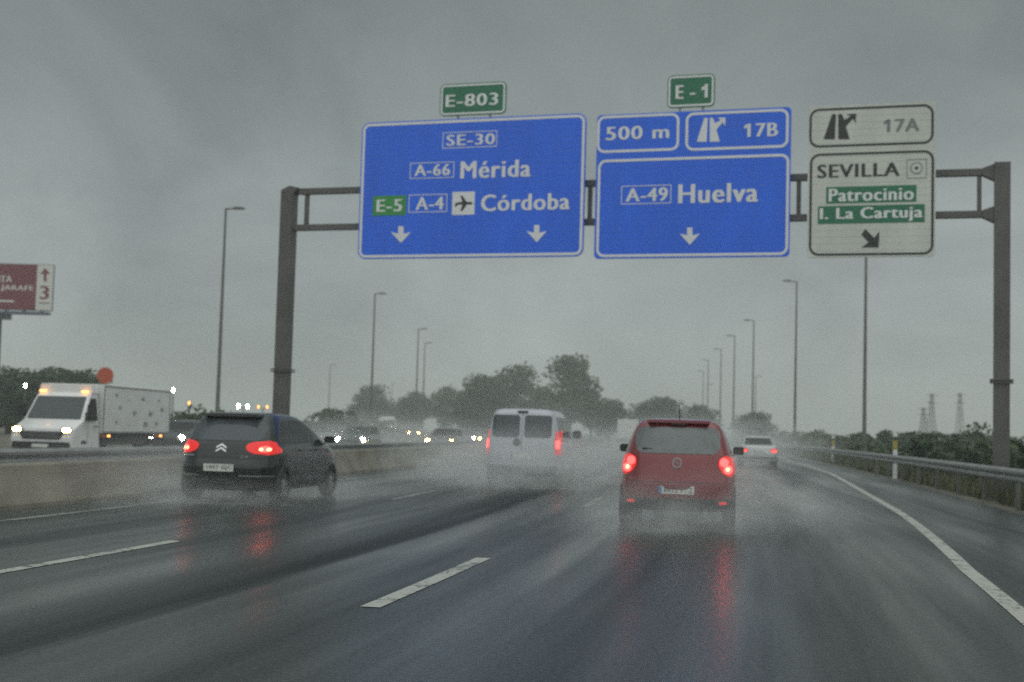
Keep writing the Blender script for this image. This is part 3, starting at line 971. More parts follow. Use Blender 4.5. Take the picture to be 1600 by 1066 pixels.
def ellipse(cx, cz, a, b, k=24, tilt=0.0):
    return [(cx + a * math.cos(q) * math.cos(tilt) - b * math.sin(q) * math.sin(tilt), cz + a * math.cos(q) * math.sin(tilt) + b * math.sin(q) * math.cos(tilt)) for q in [2 * math.pi * i / k for i in range(k)]]


def heading(Y): return -math.atan(lerp_table(SLOPE, Y))


# ---- red hatchback, nearest, right lane
RY = 19.9
car = Car('red_hatchback', 'small red hatchback with lit tail lights, nearest car ahead', 'car',
          [(0.24, .74, .16, 3.80), (0.30, .82, .06, 3.93), (0.42, .862, .015, 3.99), (0.60, .870, 0.0, 4.0), (0.76, .868, .035, 3.95), (0.90, .858, .075, 3.75), (0.98, .835, .10, 3.35), (1.03, .81, .12, 2.98),
           (1.08, .79, .145, 2.84), (1.22, .735, .215, 2.50), (1.36, .672, .30, 2.15), (1.43, .625, .355, 1.93), (1.475, .565, .42, 1.72), (1.505, .46, .56, 1.48), (1.518, .31, .80, 1.25), (1.522, .2, .95, 1.1)],
          3.4, 7.0, ((1062 - 800) / F * RY, RY, 0), heading(RY))
car.t.scale = (1, 1, 1.075)
car.body(M['redpaint'], ((.72, .84), (3.20, .84)), .30,
         holes_x=([(0.62, 1.05), (1.42, 1.05), (1.42, 1.38), (.92, 1.38)], [(1.50, 1.05), (2.52, 1.05), (2.12, 1.38), (1.50, 1.38)]),
         holes_y=((rr(-.60, .60, 1.045, 1.385, .10), -1, 1.4), ([(-.66, 1.07), (.66, 1.07), (.56, 1.40), (-.56, 1.40)], 1.38, 4.5)))
car.wheels(((.72, .77), (3.20, .77)), .30)
car.patch('rear_window', rr(-.63, .63, 1.03, 1.40, .12), M['mist'], off=0.008, depth=-0.002, nz=14)
car.patch('windscreen', [(-.68, 1.06), (.68, 1.06), (.58, 1.41), (-.58, 1.41)], M['glass'], 'front', off=0.006, depth=-0.001)
for sd_ in (-1, 1):
    car.patch('side_window', [(.60, 1.04), (1.43, 1.04), (1.43, 1.39), (.90, 1.39)], M['darkglass'], 'side', off=0.005, depth=-0.001, side=sd_)
    car.patch('side_window', [(1.49, 1.04), (2.54, 1.04), (2.13, 1.39), (1.49, 1.39)], M['darkglass'], 'side', off=0.005, depth=-0.001, side=sd_)
    tl = car.patch('tail_light', [(sd_ * x, z) for x, z in ((.845, .985), (.72, 1.02), (.62, .97), (.60, .88), (.66, .78), (.78, .72), (.85, .76))], M['tail'], off=0.012, nz=12, nc=12)
    for (x, z, m_) in ((.69, .925, 'tailon'), (.75, .825, 'tailon')):
        car.patch('bulb', ellipse(sd_ * x, z, .066, .062), M[m_], off=0.017, depth=-0.013, nz=10, nc=8, parent=tl)
    car.patch('bulb', ellipse(sd_ * .745, .83, .028, .026), M['tailhot'], off=0.020, depth=-0.0175, nz=8, nc=8, parent=tl)
car.patch('bumper', rr(-.80, .80, .27, .415, .05), M['plastic'], off=0.012, nz=6, nc=24)
car.patch('hatch_seam', [(-.70, .632), (.70, .632), (.70, .640), (-.70, .640)], M['plastic'], off=0.002, nz=1, nc=24)
car.patch('plate_recess', rr(-.42, .42, .44, .61, .07), M['redpaint'], off=0.014, nz=6, nc=12)
car.plate('8652 FTZ', .535)
bd = car.patch('badge', ellipse(0, .905, .075, .075), M['steel'], off=0.012, nz=10, nc=8)
car.patch('badge_field', ellipse(0, .905, .055, .055), M['redpaint'], off=0.0135, depth=-0.0125, nz=8, nc=8, parent=bd)
car.patch('badge_bolt', [(-.085, .918), (.01, .918), (.0, .905), (.085, .892), (-.01, .892), (0, .905)], M['steel'], off=0.017, depth=-0.0137, nz=4, nc=8, parent=bd)
mb = MB(); mb.prism(rr(-.47, .47, 1.455, 1.490, .016), .29, .46); mb.build('spoiler', M['redpaint'], car.t, smooth=30)
mb = MB(); mb.prism([(-.11, 1.43), (.11, 1.43), (.10, 1.452), (-.10, 1.452)], .285, .34); mb.build('high_brake_light', M['plastic'], car.t)
mb = MB(); mb.tube([(0, .17, 1.035), (-.06, .16, 1.05), (-.40, .165, 1.085)], .011, 6); mb.tube([(-.22, .15, 1.07), (-.52, .185, 1.095)], .013, 6); mb.build('wiper', M['plastic'], car.t)
mb = MB(); mb.tube([(0, .95, 1.515), (0, .78, 1.72)], [.009, .004], 6); mb.build('aerial', M['plastic'], car.t)
mb = MB(); mb.tube([(.42, .03, .235), (.42, .5, .235)], .03, 10); mb.build('exhaust', M['steel'], car.t)
car.mirror(2.42, 1.02, M['plastic'], .17, .12)
seat_row(car, (-.40, .40), 1.05, .9, 1.10); seat_row(car, (-.38, .38), 2.0, .9, 1.12)
for sd_ in (-1, 1): car.patch('reflector', rr(*sorted((sd_ * .62, sd_ * .74)), .345, .385, .012), M['tail'], off=0.018, depth=-0.012, nz=3, nc=4)

# ---- black people carrier, left lane
BY = 23.4
car = Car('black_people_carrier', 'black people carrier with lit tail lights in the left lane', 'car',
          [(0.20, .78, .20, 4.25), (0.27, .86, .08, 4.40), (0.42, .905, .02, 4.46), (0.60, .915, 0.0, 4.47), (0.76, .915, .05, 4.40), (0.92, .905, .10, 4.10), (1.00, .885, .13, 3.80), (1.06, .86, .16, 3.62),
           (1.20, .815, .27, 3.30), (1.34, .755, .40, 2.92), (1.44, .71, .50, 2.62), (1.51, .665, .58, 2.32), (1.555, .59, .70, 2.0), (1.575, .40, .95, 1.7), (1.58, .25, 1.1, 1.5)],
          3.2, 7.0, ((349 - 800) / F * BY, BY, 0), heading(BY) - 0.03)
car.body(M['blackpaint'], ((.86, .89), (3.58, .89)), .325,
         holes_x=([(.80, 1.05), (1.36, 1.05), (1.36, 1.42), (1.02, 1.42)], [(1.42, 1.05), (2.34, 1.05), (2.34, 1.44), (1.42, 1.44)], [(2.41, 1.05), (3.40, 1.05), (2.62, 1.43), (2.41, 1.43)]),
         holes_y=((rr(-.63, .63, 1.09, 1.43, .10), -1, 1.5), ([(-.72, 1.08), (.72, 1.08), (.62, 1.42), (-.62, 1.42)], 1.45, 5)))
car.wheels(((.86, .82), (3.58, .82)), .325, .21)
car.patch('rear_window', rr(-.68, .68, 1.07, 1.45, .12), M['mistdark'], off=0.008, depth=-0.002, nz=14)
car.patch('windscreen', [(-.74, 1.07), (.74, 1.07), (.64, 1.43), (-.64, 1.43)], M['glass'], 'front', off=0.006, depth=-0.001)
for sd_ in (-1, 1):
    for pl in ([(.78, 1.04), (1.37, 1.04), (1.37, 1.43), (1.01, 1.43)], [(1.41, 1.04), (2.35, 1.04), (2.35, 1.45), (1.41, 1.45)], [(2.40, 1.04), (3.42, 1.04), (2.62, 1.44), (2.40, 1.44)]):
        car.patch('side_window', pl, M['glass'], 'side', off=0.005, depth=-0.001, side=sd_)
    tl = car.patch('tail_light', [(sd_ * x, z) for x, z in ((.855, .99), (.825, 1.055), (.76, 1.08), (.62, 1.075), (.47, 1.03), (.43, .97), (.47, .90), (.60, .845), (.78, .83), (.885, .86), (.885, .93))], M['tail'], off=0.014, nz=12, nc=14)
    car.patch('bulb', ellipse(sd_ * .73, .935, .085, .055), M['tailon'], off=0.019, depth=-0.015, nz=10, nc=8, parent=tl)
    car.patch('bulb', ellipse(sd_ * .68, .93, .028, .026), M['tailhot'], off=0.024, depth=-0.0195, nz=8, nc=8, parent=tl)
    car.patch('bulb', ellipse(sd_ * .78, .93, .028, .026), M['tailhot'], off=0.024, depth=-0.0195, nz=8, nc=8, parent=tl)
    car.patch('chrome_strip', [(sd_ * x, z) for x, z in ((.36, .452), (.86, .452), (.86, .474), (.36, .474))], M['chrome'], off=0.016, nz=2, nc=14)
    car.patch('door_seam', [(2.36, .32), (2.375, .32), (2.375, 1.02), (2.36, 1.02)], M['inside'], 'side', off=0.002, nz=8, nc=1, side=sd_)
    car.patch('door_seam', [(1.395, .50), (1.41, .50), (1.41, 1.02), (1.395, 1.02)], M['inside'], 'side', off=0.002, nz=8, nc=1, side=sd_)
    for hy in (1.56, 2.52):
        car.patch('door_handle', rr(hy, hy + .2, .90, .935, .015), M['blackpaint'], 'side', off=0.03, nz=3, nc=6, side=sd_)
car.patch('sill_strip', [(1.30, .30), (3.12, .30), (3.12, .36), (1.30, .36)], M['plastic'], 'side', off=0.012, nz=3, nc=12)
car.patch('hatch_seam', [(-.80, .770), (.80, .770), (.80, .780), (-.80, .780)], M['inside'], off=0.002, nz=1, nc=24)
car.patch('grip_strip', [(-.80, .795), (-.50, .795), (-.50, .812), (-.80, .812)], M['chrome'], off=0.010, nz=1, nc=8)
car.patch('lower_bumper', rr(-.82, .82, .24, .44, .06), M['plastic'], off=0.010, nz=6, nc=24)
for dz in (0.0, .062):
    car.patch('badge', [(-.095, .875 + dz), (0, .935 + dz), (.095, .875 + dz), (.095, .905 + dz), (0, .965 + dz), (-.095, .905 + dz)], M['chrome'], off=0.014, nz=10, nc=14) if False else None
    for sd_ in (-1, 1):
        q = [(0, .925 + dz), (sd_ * .095, .868 + dz), (sd_ * .095, .898 + dz), (0, .957 + dz)]
        car.patch('badge', q, M['chrome'], off=0.015, nz=8, nc=6)
mb = MB(); y_ = car.yend(.45, .78) - .02; put_text(mb, 'C4', .36, .50, .775, .815, y_, .02); mb.build('lettering', M['chrome'], car.t, fixn=False)
car.plate('1807 GJC', .60, blue=False, w=.54, h=.125)
mb = MB(); mb.prism(rr(-.55, .55, 1.495, 1.545, .02), .40, .70); mb.build('spoiler', M['blackpaint'], car.t, smooth=30)
mb = MB(); mb.tube([(0, .22, 1.10), (-.05, .235, 1.13), (.36, .26, 1.16)], .012, 6); mb.build('wiper', M['plastic'], car.t)
car.mirror(3.12, 1.05, M['blackpaint'])
seat_row(car, (-.42, .42), 1.3, .9, 1.16); seat_row(car, (-.40, .40), 2.35, .9, 1.18)

# ---- white van, middle lane
VY = 33.6
car = Car('white_van', 'white panel van with twin rear doors and lit tail lights in the middle lane', 'van',
          [(0.26, .84, .12, 4.60), (0.32, .92, .04, 4.76), (0.46, .950, .0, 4.84), (0.70, .955, 0.0, 4.86), (0.92, .955, .02, 4.72), (1.05, .950, .03, 4.45), (1.14, .935, .04, 4.10), (1.22, .92, .05, 3.92),
           (1.45, .88, .085, 3.62), (1.65, .84, .12, 3.34), (1.78, .80, .15, 3.10), (1.86, .755, .19, 2.92), (1.91, .68, .26, 2.70), (1.935, .52, .40, 2.4), (1.94, .35, .6, 2.1)],
          5.0, 13.0, ((819 - 800) / F * VY, VY, 0), heading(VY))
car.body(M['vanpaint'], ((.98, .92), (3.98, .92)), .33,
         holes_x=([(2.72, 1.22), (3.66, 1.22), (3.22, 1.74), (2.72, 1.74)], [(.50, 1.24), (1.45, 1.24), (1.45, 1.74), (.50, 1.74)], [(1.56, 1.24), (2.60, 1.24), (2.60, 1.74), (1.56, 1.74)]),
         holes_y=((rr(-.74, -.07, 1.24, 1.76, .06), -1, 3.0), (rr(.07, .70, 1.24, 1.76, .06), -1, 3.0), ([(-.78, 1.25), (.78, 1.25), (.68, 1.74), (-.68, 1.74)], 2.9, 5)))
car.wheels(((.98, .85), (3.98, .85)), .33, .21)
for a, b in ((-.76, -.06), (.06, .74)):
    car.patch('rear_window', rr(a, b, 1.22, 1.78, .07), M['mistdark'], off=0.008, depth=-0.002, nz=14)
car.patch('windscreen', [(-.80, 1.24), (.80, 1.24), (.70, 1.76), (-.70, 1.76)], M['glass'], 'front', off=0.006, depth=-0.001)
for sd_ in (-1, 1):
    for pl in ([(2.71, 1.21), (3.68, 1.21), (3.23, 1.75), (2.71, 1.75)], [(.49, 1.23), (1.46, 1.23), (1.46, 1.75), (.49, 1.75)], [(1.55, 1.23), (2.61, 1.23), (2.61, 1.75), (1.55, 1.75)]):
        car.patch('side_window', pl, M['darkglass'], 'side', off=0.006, depth=-0.001, side=sd_)
    tl = car.patch('tail_light', [(sd_ * x, z) for x, z in ((.945, 1.40), (.86, 1.40), (.83, 1.36), (.83, .86), (.865, .80), (.952, .80))], M['tail'], off=0.012, nz=12, nc=8)
    car.patch('bulb', rr(*sorted((sd_ * .845, sd_ * .925)), .95, 1.17, .035), M['tailon'], off=0.018, depth=-0.013, nz=10, nc=6, parent=tl)
car.patch('door_seam', [(-.006, .46), (.006, .46), (.006, 1.84), (-.006, 1.84)], M['inside'], off=0.003, nz=20, nc=1)
car.patch('bumper', rr(-.93, .93, .29, .52, .05), M['plastic'], off=0.03, nz=6, nc=24)
car.patch('plate_recess', rr(-.36, .36, .66, .84, .05), M['vanpaint'], off=0.014, nz=6, nc=12)
car.plate('', .75, blue=True)
bd = car.patch('badge', ellipse(-.12, 1.10, .10, .10), M['plastic'], off=0.010, nz=10, nc=8)
bdy = car.yend(-.12, 1.10) - .014
mb = MB(); mb.ring(ellipse(-.12, 1.10, .10, .10), ellipse(-.12, 1.10, .085, .085), bdy, bdy + .004)
for q in ([(-.185, 1.15), (-.165, 1.15), (-.145, 1.09), (-.155, 1.07)], [(-.055, 1.15), (-.075, 1.15), (-.095, 1.09), (-.085, 1.07)], [(-.145, 1.09), (-.12, 1.14), (-.12, 1.16), (-.155, 1.07)], [(-.095, 1.09), (-.12, 1.14), (-.12, 1.16), (-.085, 1.07)]):
    mb.prism(q, bdy, bdy + .004)
mb.build('emblem', M['steel'], bd)
mb = MB(); mb.prism(rr(-.13, .13, 1.845, 1.885, .012), .13, .24); mb.build('high_brake_light', M['plastic'], car.t)
car.mirror(3.52, 1.22, M['plastic'], .24, .22)
mb = MB(); mb.box(-.78, .78, 2.3, 2.45, .9, 1.5); mb.build('bench_seat', M['inside'], car.t)
for sd_ in (-1, 1): car.patch('slide_rail', [(.3, 1.135), (2.5, 1.135), (2.5, 1.155), (.3, 1.155)], M['plastic'], 'side', off=0.004, nz=1, nc=12, side=sd_)

# ---- silver saloon in the exit lane
SY = 62.0
car = Car('silver_saloon', 'pale silver saloon with lit tail lights far ahead in the exit lane', 'car',
          [(0.24, .74, .14, 4.50), (0.30, .82, .05, 4.62), (0.42, .855, .01, 4.68), (0.60, .865, 0.0, 4.70), (0.78, .86, .03, 4.62), (0.90, .845, .06, 4.20), (0.95, .82, .12, 3.70),
           (0.98, .78, .62, 3.42), (1.10, .72, .92, 3.15), (1.24, .66, 1.22, 2.84), (1.34, .60, 1.48, 2.60), (1.385, .52, 1.70, 2.40), (1.40, .35, 1.95, 2.2)],
          4.0, 9.0, ((1190 - 800) / F * SY, SY, 0), heading(SY))
car.t.scale = (1, 1, 1.04)
car.body(M['silver'], ((.98, .83), (3.68, .83)), .31,
         holes_x=([(1.30, 1.0), (2.12, 1.0), (2.12, 1.30), (1.60, 1.30)], [(2.20, 1.0), (3.10, 1.0), (2.70, 1.30), (2.20, 1.30)]),
         holes_y=(([(-.62, 1.01), (.62, 1.01), (.54, 1.31), (-.54, 1.31)], -1, 5),))
car.wheels(((.98, .77), (3.68, .77)), .31)
car.patch('rear_window', [(-.66, 1.0), (.66, 1.0), (.57, 1.32), (-.57, 1.32)], M['glass'], off=0.008, depth=-0.002)
car.patch('windscreen', [(-.66, 1.0), (.66, 1.0), (.57, 1.32), (-.57, 1.32)], M['glass'], 'front', off=0.006, depth=-0.001)
for sd_ in (-1, 1):
    for pl in ([(1.28, .995), (2.13, .995), (2.13, 1.31), (1.60, 1.31)], [(2.19, .995), (3.12, .995), (2.70, 1.31), (2.19, 1.31)]):
        car.patch('side_window', pl, M['darkglass'], 'side', off=0.005, depth=-0.001, side=sd_)
    tl = car.patch('tail_light', rr(*sorted((sd_ * .52, sd_ * .845)), .68, .84, .03), M['tail'], off=0.012, nz=8, nc=10)
    car.patch('bulb', rr(*sorted((sd_ * .58, sd_ * .80)), .70, .77, .03), M['tailon'], off=0.018, depth=-0.013, nz=6, nc=8, parent=tl)
car.patch('bumper', rr(-.82, .82, .40, .47, .03), M['plastic'], off=0.012, nz=4, nc=24)
car.plate('', .74)
car.mirror(2.95, 1.0, M['silver'])

# ---- white box truck, oncoming
TY = 41.5
tpos = at(66, 673, TY)
tr = thing('box_truck', 'white box truck with speckled side prints and lit headlights on the opposite road', 'truck', (tpos.x, TY, 0), math.pi - math.atan(0.15) + 0.03)
# truck frame: x right of the truck, y forward; its face looks at the camera, so y forward = towards us
hw = 1.0


def tb(mb, x0, x1, y0, y1, z0, z1): mb.box(x0, x1, y0, y1, z0, z1)


mb = MB()   # cab: side outline extruded across, tapering at the top
prof = [(-1.95, .45), (0.02, .45), (0.06, .75), (-.02, 1.05), (-.62, 1.30), (-.72, 1.34), (-1.30, 2.10), (-1.42, 2.20), (-1.95, 2.25)]
n = len(prof); vs = []
for k, fx in enumerate((-1, -.93, .93, 1)):
    for (y, z) in prof:
        w = hw * (1 - 0.13 * max(0, (z - 1.25)) / 1.0)
        ins = 0.05 if abs(fx) == 1 else 0.0
        vs.append((fx * w, y - (ins if y > -1.9 else 0), z - (ins * .4 if z > 1 else 0)))
fs = [tuple(range(n)), tuple(range(4 * n - 1, 3 * n - 1, -1))]
for k in range(3):
    for i in range(n): fs.append((k * n + i, k * n + (i + 1) % n, (k + 1) * n + (i + 1) % n, (k + 1) * n + i))
mb.add(vs, fs); mb.build('cab', M['whitepaint'], tr, smooth=30)


def quadpatch(name, pts, m_, th, parent=None):
    """thin plate from four corners, thickened along its normal"""
    p = [Vector(q) for q in pts]; nn = (p[1] - p[0]).cross(p[-1] - p[0]).normalized() * th
    mb = MB(); k = len(p); mb.add([q + nn * .35 for q in p] + [q - nn for q in p], [tuple(range(k)), tuple(range(2 * k - 1, k - 1, -1))] + [(i, (i + 1) % k, (i + 1) % k + k, i + k) for i in range(k)])
    return mb.build(name, m_, parent or tr)


quadpatch('windscreen', [(-.88, -.735, 1.345), (.88, -.735, 1.345), (.80, -1.285, 2.055), (-.80, -1.285, 2.055)], M['darkglass'] if False else mat('windscreen_dark', (0.03, 0.045, 0.05), 0.12), .03)
for sd_ in (-1, 1):
    x1, x2 = sd_ * 1.004, sd_ * .915
    quadpatch('side_window', [(x1, -.86, 1.33), (x1, -1.72, 1.33), (x2, -1.72, 2.02), (x2, -1.36, 2.02)], M['inside'], .03)
    mb = MB(); bx(mb, (sd_ * 1.14, -.90, 1.62), (.2, .12, .42)); mb.box(*sorted((sd_ * .96, sd_ * 1.06)), -.93, -.87, 1.5, 1.56); mb.build('door_mirror', M['plastic'], tr)
    hl = MB(); hl.prism(rr(*sorted((sd_ * .62, sd_ * .95)), .93, 1.09, .05), .01, .05); h_ = hl.build('headlight', M['rim'], tr)
    mb = MB(); mb.prism(rr(*sorted((sd_ * .68, sd_ * .93)), .955, 1.065, .05), .051, .058); mb.build('bulb', M['warm'], h_)
    mb = MB(); bx(mb, (sd_ * .70, -1.36, 2.24), (.20, .07, .05)); mb.build('marker_light', M['amber'], tr)
    mb = MB(); mb.lathe_x([(-.11, .22), (-.11, .33), (-.07, .36), (.07, .36), (.11, .33), (.11, .22), (-.11, .22)], sd_ * .88, -.80, .36); w_ = mb.build('wheel', M['tyre'], tr, smooth=40)
    mb = MB(); mb.lathe_x([(0, .001), (0, .22)], sd_ * .97, -.80, .36); mb.build('rim', M['rim'], w_)
    mb = MB(); mb.lathe_x([(-.2, .2), (-.2, .33), (-.15, .36), (.15, .36), (.2, .33), (.2, .2), (-.2, .2)], sd_ * .80, -5.9, .36); w_ = mb.build('wheel', M['tyre'], tr, smooth=40)
    mb = MB(); mb.lathe_x([(0, .001), (0, .2)], sd_ * .98, -5.9, .36); mb.build('rim', M['rim'], w_)
    mb = MB(); mb.box(*sorted((sd_ * .96, sd_ * 1.0)), -7.4, -2.1, .55, .775); mb.build('side_guard', M['plastic'], tr)
    for yq in (-2.6, -7.1):
        mb = MB(); bx(mb, (sd_ * 1.02, yq, .84), (.03, .16, .06)); mb.build('side_marker', M['amber'], tr)
mb = MB(); mb.prism([(-.60, .72), (.60, .72), (.72, .96), (-.72, .96)], .03, .075); mb.build('grille', M['plastic'], tr)
mb = MB(); mb.prism(rr(-.92, .92, .42, .64, .05), -.1, .10); mb.build('bumper', M['plastic'], tr)
mb = MB(); mb.box(-.26, .26, .105, .115, .47, .57); mb.build('licence_plate', M['plate'], tr)
mb = MB(); mb.box(-.92, .92, -7.75, -2.02, .78, .90); mb.build('chassis', M['plastic'], tr)
mb = MB(); bb = rr(-1.06, 1.06, .92, 2.50, .04)
mb.prism(bb, -7.8, -2.0); bo = mb.build('cargo_box', M['whitepaint'], tr)
mb = MB()
rnd = random.Random(3)
for sd_ in (-1, 1):
    for r_ in range(3):
        for c in range(4):
            y0 = -2.95 - c * 1.25 - (r_ % 2) * .42 + rnd.uniform(-.22, .22); z0 = 1.28 + r_ * .42 + rnd.uniform(-.10, .10); big = rnd.uniform(.4, 1.7)
            ph = rnd.uniform(0, 6.28)
            pts = [(y0 + big * (.17 if i % 2 else .085) * math.cos(ph + a), z0 + big * (.085 if i % 2 else .04) * math.sin(ph + a)) for i, a in enumerate([2 * math.pi * i / 10 for i in range(10)])]
            mb.prism(pts, sd_ * 1.0605, sd_ * 1.064, 'x')
mb.build('side_print', M['graphic'], bo)
mb = MB()
for sd_ in (-1, 1):
    mb.box(*sorted((sd_ * 1.0605, sd_ * 1.075)), -7.8, -2.0, .925, .985); mb.box(*sorted((sd_ * 1.0605, sd_ * 1.075)), -7.8, -2.0, 2.42, 2.47)
    for q in (-2.03, -7.79): mb.box(*sorted((sd_ * 1.0605, sd_ * 1.074)), q - .03, q + .03, .99, 2.415)
mb.build('edge_rail', M['steel'], bo)
for sd_ in (-1, 1):
    mb = MB(); mb.prism([(-1.06, .62), (-1.045, .62), (-1.045, 1.9), (-1.06, 1.9)], sd_ * 1.0005, sd_ * 1.003, 'x'); mb.build('door_seam', M['inside'], tr)
    mb = MB(); mb.box(*sorted((sd_ * 1.0, sd_ * 1.03)), -1.72, -1.52, 1.12, 1.16); mb.build('door_handle', M['plastic'], tr)
mb = MB()
for z_ in (.78, .84, .90): mb.box(-.60, .60, .0755, .085, z_, z_ + .018)
mb.build('grille_bar', M['steel'], tr)
mb = MB(); mb.prism([(-.9, 2.20), (.9, 2.20), (.84, 2.46), (-.84, 2.46)], -2.0 + .001, -1.5); mb.build('wind_deflector', M['whitepaint'], tr, smooth=30)


# ---- oncoming cars: simple hatch shape seen head on, with lamps
def oncoming_car(label, paint, lamp, loc, rz, group, tall=1.0):
    c = Car('oncoming_car', label, 'car',
            [(0.22, .74, .12, 4.05), (0.30, .83, .05, 4.15), (0.50, .87, .0, 4.2), (0.70, .87, .02, 4.15), (0.84, .855, .05, 3.85), (0.92, .83, .08, 3.35), (0.98, .80, .12, 3.02),
             (1.15, .74, .22, 2.70), (1.32, .66, .36, 2.3), (1.41, .58, .5, 2.0), (1.45, .40, .8, 1.6), (1.455, .25, 1.0, 1.4)], 3.4, 7.0, loc, rz, group)
    c.body(paint, ((.75, .84), (3.3, .84)), .31, nz=24)
    for wy in (.75, 3.3):
        for sgn in (-1, 1):
            mb = MB(); mb.lathe_x([(-.1, .2), (-.1, .29), (-.06, .31), (.06, .31), (.1, .29), (.1, .2), (-.1, .2)], sgn * .76, wy, .31, 20); mb.build('wheel', M['tyre'], c.t, smooth=40)
    c.patch('windscreen', [(-.70, .99), (.70, .99), (.60, 1.36), (-.60, 1.36)], M['inside'], 'front', off=.006)
    c.patch('grille', rr(-.45, .45, .42, .60, .04), M['plastic'], 'front', off=.01)
    for sgn in (-1, 1):
        c.patch('side_window', [(.6, .99), (2.75, .99), (2.3, 1.36), (.8, 1.36)], M['inside'], 'side', off=.006, side=sgn)
        h_ = c.patch('headlight', rr(*sorted((sgn * .50, sgn * .82)), .60, .77, .05), M['rim'], 'front', off=.01, nz=6, nc=8)
        mb = MB(); y_ = c.yend(.66, .68, False) + .03; mb.prism(ellipse(sgn * .66, .68, .12, .11), y_ - .03, y_); mb.build('bulb', M[lamp], h_)
    c.t.scale = (1, 1, tall)
    return c.t


def opp_rz(Y): return math.pi - math.atan((oppx(Y + 4) - oppx(Y - 4)) / 8)


OG = 'oncoming cars with headlights lit'


def place_front(t, px, Y):
    """put the car so that its nose (local y = 4.2) stands at the given spot"""
    rz = opp_rz(Y); t.rotation_euler = (0, 0, rz)
    p = at(px, 690, Y)
    t.location = (p.x + math.sin(rz) * 4.2, Y - math.cos(rz) * 4.2, 0)


oc = oncoming_car('dark oncoming car with two amber headlights beside the white van', M['greypaint'], 'warm', (0, 0, 0), 0, OG); place_front(oc, 686, 74)
oc2 = oncoming_car('oncoming car with two greenish white headlights right of the black car', M['blackpaint'], 'cool', (0, 0, 0), 0, OG); place_front(oc2, 546, 70)
for src, px, Y, lb in ((oc2, 258, 58, 'oncoming car with one white headlight showing between truck and black car'),
                       (oc2, 727, 112, 'oncoming car with white headlights just left of the white van'),
                       (oc, 763, 104, 'oncoming car with amber headlights half hidden by the white van'),
                       (oc, 646, 190, 'tiny far oncoming car with amber lights, leftmost of the distant pack'),
                       (oc, 714, 150, 'tiny far oncoming car with amber lights between the two nearer pairs'),
                       (oc2, 733, 160, 'tiny far oncoming car with white lights above the nearer white pair'),
                       (oc2, 628, 225, 'tiny far oncoming car with white lights near the dark trees')):
    c = dup(src, lb); place_front(c, px, Y)
# far lorry
p = at(608, 660, 255)
t = thing('oncoming_lorry', 'small white lorry with two headlights far off by the trees on the left', 'lorry', (p.x, 255, 0), opp_rz(255) - .1)
mb = MB(); mb.prism([(-1.25, .5), (1.25, .5), (1.25, 2.1), (1.15, 3.0), (-1.15, 3.0), (-1.25, 2.1)], -2.0, 0); mb.build('cab', M['whitepaint'], t)
mb = MB(); mb.box(-1.2, 1.2, -9.5, -2.1, 1.0, 3.4); mb.build('cargo_box', M['whitepaint'], t)
mb = MB(); mb.box(-1.1, 1.1, .005, .03, 1.7, 2.7); mb.build('windscreen', M['inside'], t)
for sgn in (-1, 1):
    mb = MB(); mb.prism(ellipse(sgn * .9, 1.15, .16, .16), .005, .05); mb.build('headlight', M['cool'], t)
    for wy in (-1.1, -7.5):
        mb = MB(); mb.lathe_x([(-.14, .001), (-.14, .5), (.14, .5), (.14, .001)], sgn * 1.0, wy, .5, 18); mb.build('wheel', M['tyre'], t)
# white lorry seen from behind, far ahead
LYY = 150
p = at(981, 675, LYY)
t = thing('distant_lorry', 'plain white box lorry far ahead left of the red car', 'lorry', (p.x, LYY, 0), heading(LYY))
mb = MB(); mb.box(-1.15, 1.15, 0, 6, .9, 3.0); mb.build('cargo_box', M['whitepaint'], t)
mb = MB(); mb.prism([(6.05, .5), (8.0, .5), (8.0, 1.3), (7.5, 2.4), (6.05, 2.5)], -1.05, 1.05, 'x'); mb.build('cab', M['whitepaint'], t)
mb = MB(); mb.box(-1.1, 1.1, .05, .15, .45, .85); mb.build('bumper', M['plastic'], t)
for sgn in (-1, 1):
    for wy in (1.2, 6.9):
        mb = MB(); mb.lathe_x([(-.14, .001), (-.14, .45), (.14, .45), (.14, .001)], sgn * .9, wy, .45, 18); mb.build('wheel', M['tyre'], t)


# ------------------------------------------------------------------ street lamps
def street_lamp(label, loc, H, arm, group):
    t = thing('street_lamp', label, 'street lamp', loc, 0, group)
    mb = MB(); mb.tube([(0, 0, -.05), (0, 0, .5), (0, 0, H)], [.13, .12, .06], 10); mb.build('mast', M['mast'], t, smooth=40)
    mb = MB(); sg = 1 if arm > 0 else -1
    mb.tube([(-.05 * sg, 0, H - .03), (arm * .55, 0, H + .02)], [.05, .04], 8); mb.build('arm', M['mast'], t, smooth=40)
    mb = MB(); mb.prism([(0, -.05), (.60, -.03), (.63, .04), (.45, .09), (.05, .09)] if sg > 0 else [(-.05, .09), (-.45, .09), (-.63, .04), (-.60, -.03), (0, -.05)], -.14, .14)
    mb.build('lamp_head', M['mast'], t, loc=(arm * .5, 0, H + .01))
    mb = MB(); mb.box(-.1, .1, -.165, -.1, .6, 1.2); mb.build('service_hatch', M['steel'], t)
    return t


